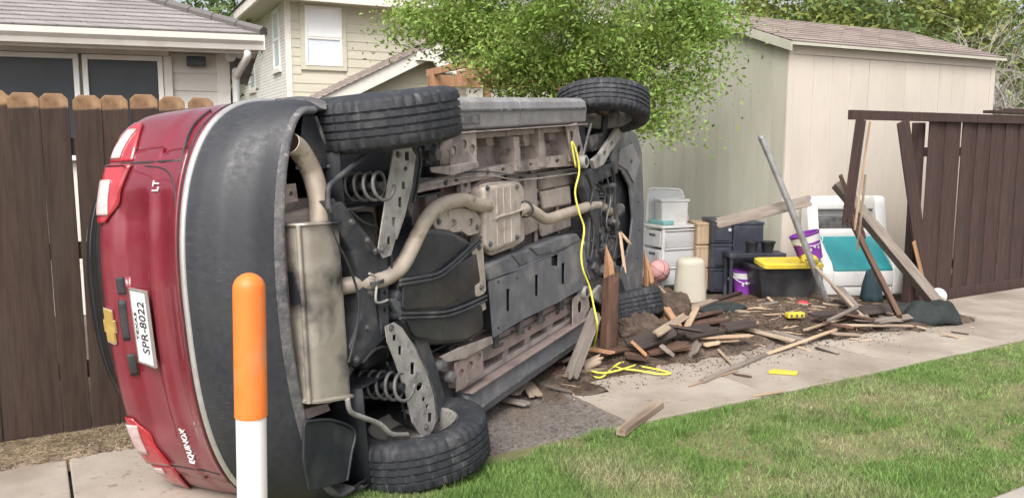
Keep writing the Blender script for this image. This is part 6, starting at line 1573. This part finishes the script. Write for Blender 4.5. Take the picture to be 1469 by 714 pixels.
# loose wood scraps
rs = random.Random(77); SCR = []
for v in range(6):
    L_, wd = rs.uniform(.11, .28), rs.uniform(.02, .06); th = rs.uniform(.008, .018)
    pts = [(-L_ / 2 + rs.uniform(0, .03), -wd / 2), (-L_ / 2, wd * .1), (-L_ / 2 + rs.uniform(0, .05), wd / 2), (L_ / 2 - rs.uniform(0, .05), wd / 2), (L_ / 2, wd * rs.uniform(-.3, .3)), (L_ / 2 - rs.uniform(0, .04), -wd / 2)]
    me = MB().prism([(0, y, x) for x, y in pts], (th, 0, 0)).mesh('wood_scrap', .002, 1); me.materials.append(M(('wood_raw', 'wood_tan', 'wood_grey', 'wood_post', 'wood_tan', 'wood_stain')[v])); SCR.append(me)
for k in range(46):
    s, p = rs.uniform(3.2, 7.2), rs.gauss(.0, .32)
    if k > 38: p = rs.uniform(-1.1, -.6)
    if p < -1.2: continue
    o = bpy.data.objects.new('wood_scrap', SCR[k % 6]); COL.objects.link(o)
    o.location = FL(s, p, (mz(s, p) if -.85 < p < 1.4 else 0) + .012); o.rotation_euler = (rs.gauss(0, .12), math.pi / 2 + rs.gauss(0, .10), rs.random() * 6.28); o.rotation_mode = 'XYZ'
    tag(o, ('small pale raw wood scrap lying among the debris', 'small tan wood scrap with pointed ends among the debris', 'small weathered grey wood scrap among the debris', 'small reddish brown wood scrap among the debris', 'tan wood chip lying among the debris', 'small dark stained wood scrap among the debris')[k % 6], 'wood scrap', 'scraps of broken fence wood')

# heap of dark stained boards round the front wheel and the broken fence end
board(D(889, 330, 6.15), D(897, 393, 6.05), .022, .014, 'wood_raw', 'thin raw splinter stuck upright in the front of the car underbody', .4, (.04, .06))
board(D(889, 332, 6.13), D(906, 352, 6.10), .02, .014, 'wood_raw', 'short raw splinter crossing the upright one on the car front', .4, (.04, .06))
HEAP = [((900, 498), (972, 470), .12, 'wood_stain', .03, .10), ((925, 505), (990, 492), .10, 'wood_post', .0, .02), ((950, 468), (1012, 478), .11, 'wood_stain', .10, .03), ((965, 462), (1030, 446), .09, 'wood_post', .10, .06),
        ((975, 480), (1030, 470), .12, 'wood_stain', .05, .04), ((940, 480), (985, 452), .05, 'wood_tan', .10, .14), ((890, 508), (940, 514), .08, 'wood_post', .0, .0), ((1035, 470), (1085, 462), .10, 'wood_stain', .0, .02),
        ((1165, 452), (1232, 446), .10, 'wood_stain', .04, .05), ((1195, 448), (1262, 460), .09, 'wood_post', .06, .02), ((1230, 446), (1300, 440), .10, 'wood_stain', .05, .03), ((1180, 462), (1225, 470), .06, 'wood_post', .02, .0),
        ((1255, 462), (1320, 452), .05, 'wood_grey', .03, .02), ((800, 520), (842, 505), .07, 'wood_stain', .0, .02), ((830, 528), (868, 512), .06, 'wood_tan', .0, .03), ((985, 470), (1000, 440), .04, 'wood_raw', .06, .16),
        ((955, 440), (975, 470), .05, 'wood_orange', .22, .08), ((1010, 432), (1060, 440), .12, 'wood_stain', .02, .03), ((905, 488), (930, 512), .06, 'wood_orange', .06, .01), ((945, 492), (968, 512), .05, 'wood_grey', .04, .0)]
HEAP_LABELS = ['wide dark brown board sloping up behind the soil clod',
               'reddish brown board lying flat before the soil clod',
               'dark brown board slanting down from the snapped post to the soil',
               'reddish brown board on top of the heap before the beige bin',
               'wide dark brown board crossing under the raw pale slab',
               'tan lath standing up against the grey post lump',
               'reddish brown board at the near edge of the soil heap by the rope',
               'dark brown board lying beside the long grey fence board',
               'dark brown board lying before the dark teal bag',
               'reddish brown board across the plank heap before the toy chest',
               'dark brown board under the leaning brown timber',
               'small reddish brown board at the pavement edge of the plank heap',
               'narrow grey board beside the slumped black bag',
               'dark brown board scrap beside the yellow rope and sill',
               'tan board scrap between rope and leaning grey board',
               'thin raw stick standing in the heap before the beige bin',
               'bright orange splinter standing against the grey post lump',
               'dark brown board lying flat between beige bin and black tote',
               'bright orange splinter at the foot of the soil clod',
               'narrow grey splinter at the front of the soil heap']
for k, (a, b, wd, mt, u0, u1) in enumerate(HEAP):
    gb(a, b, wd * 1.25, .021, mt, HEAP_LABELS[k], (.06, .08), random.uniform(-.5, .5), u0, u1, group='boards of the broken fence heaped on the ground')
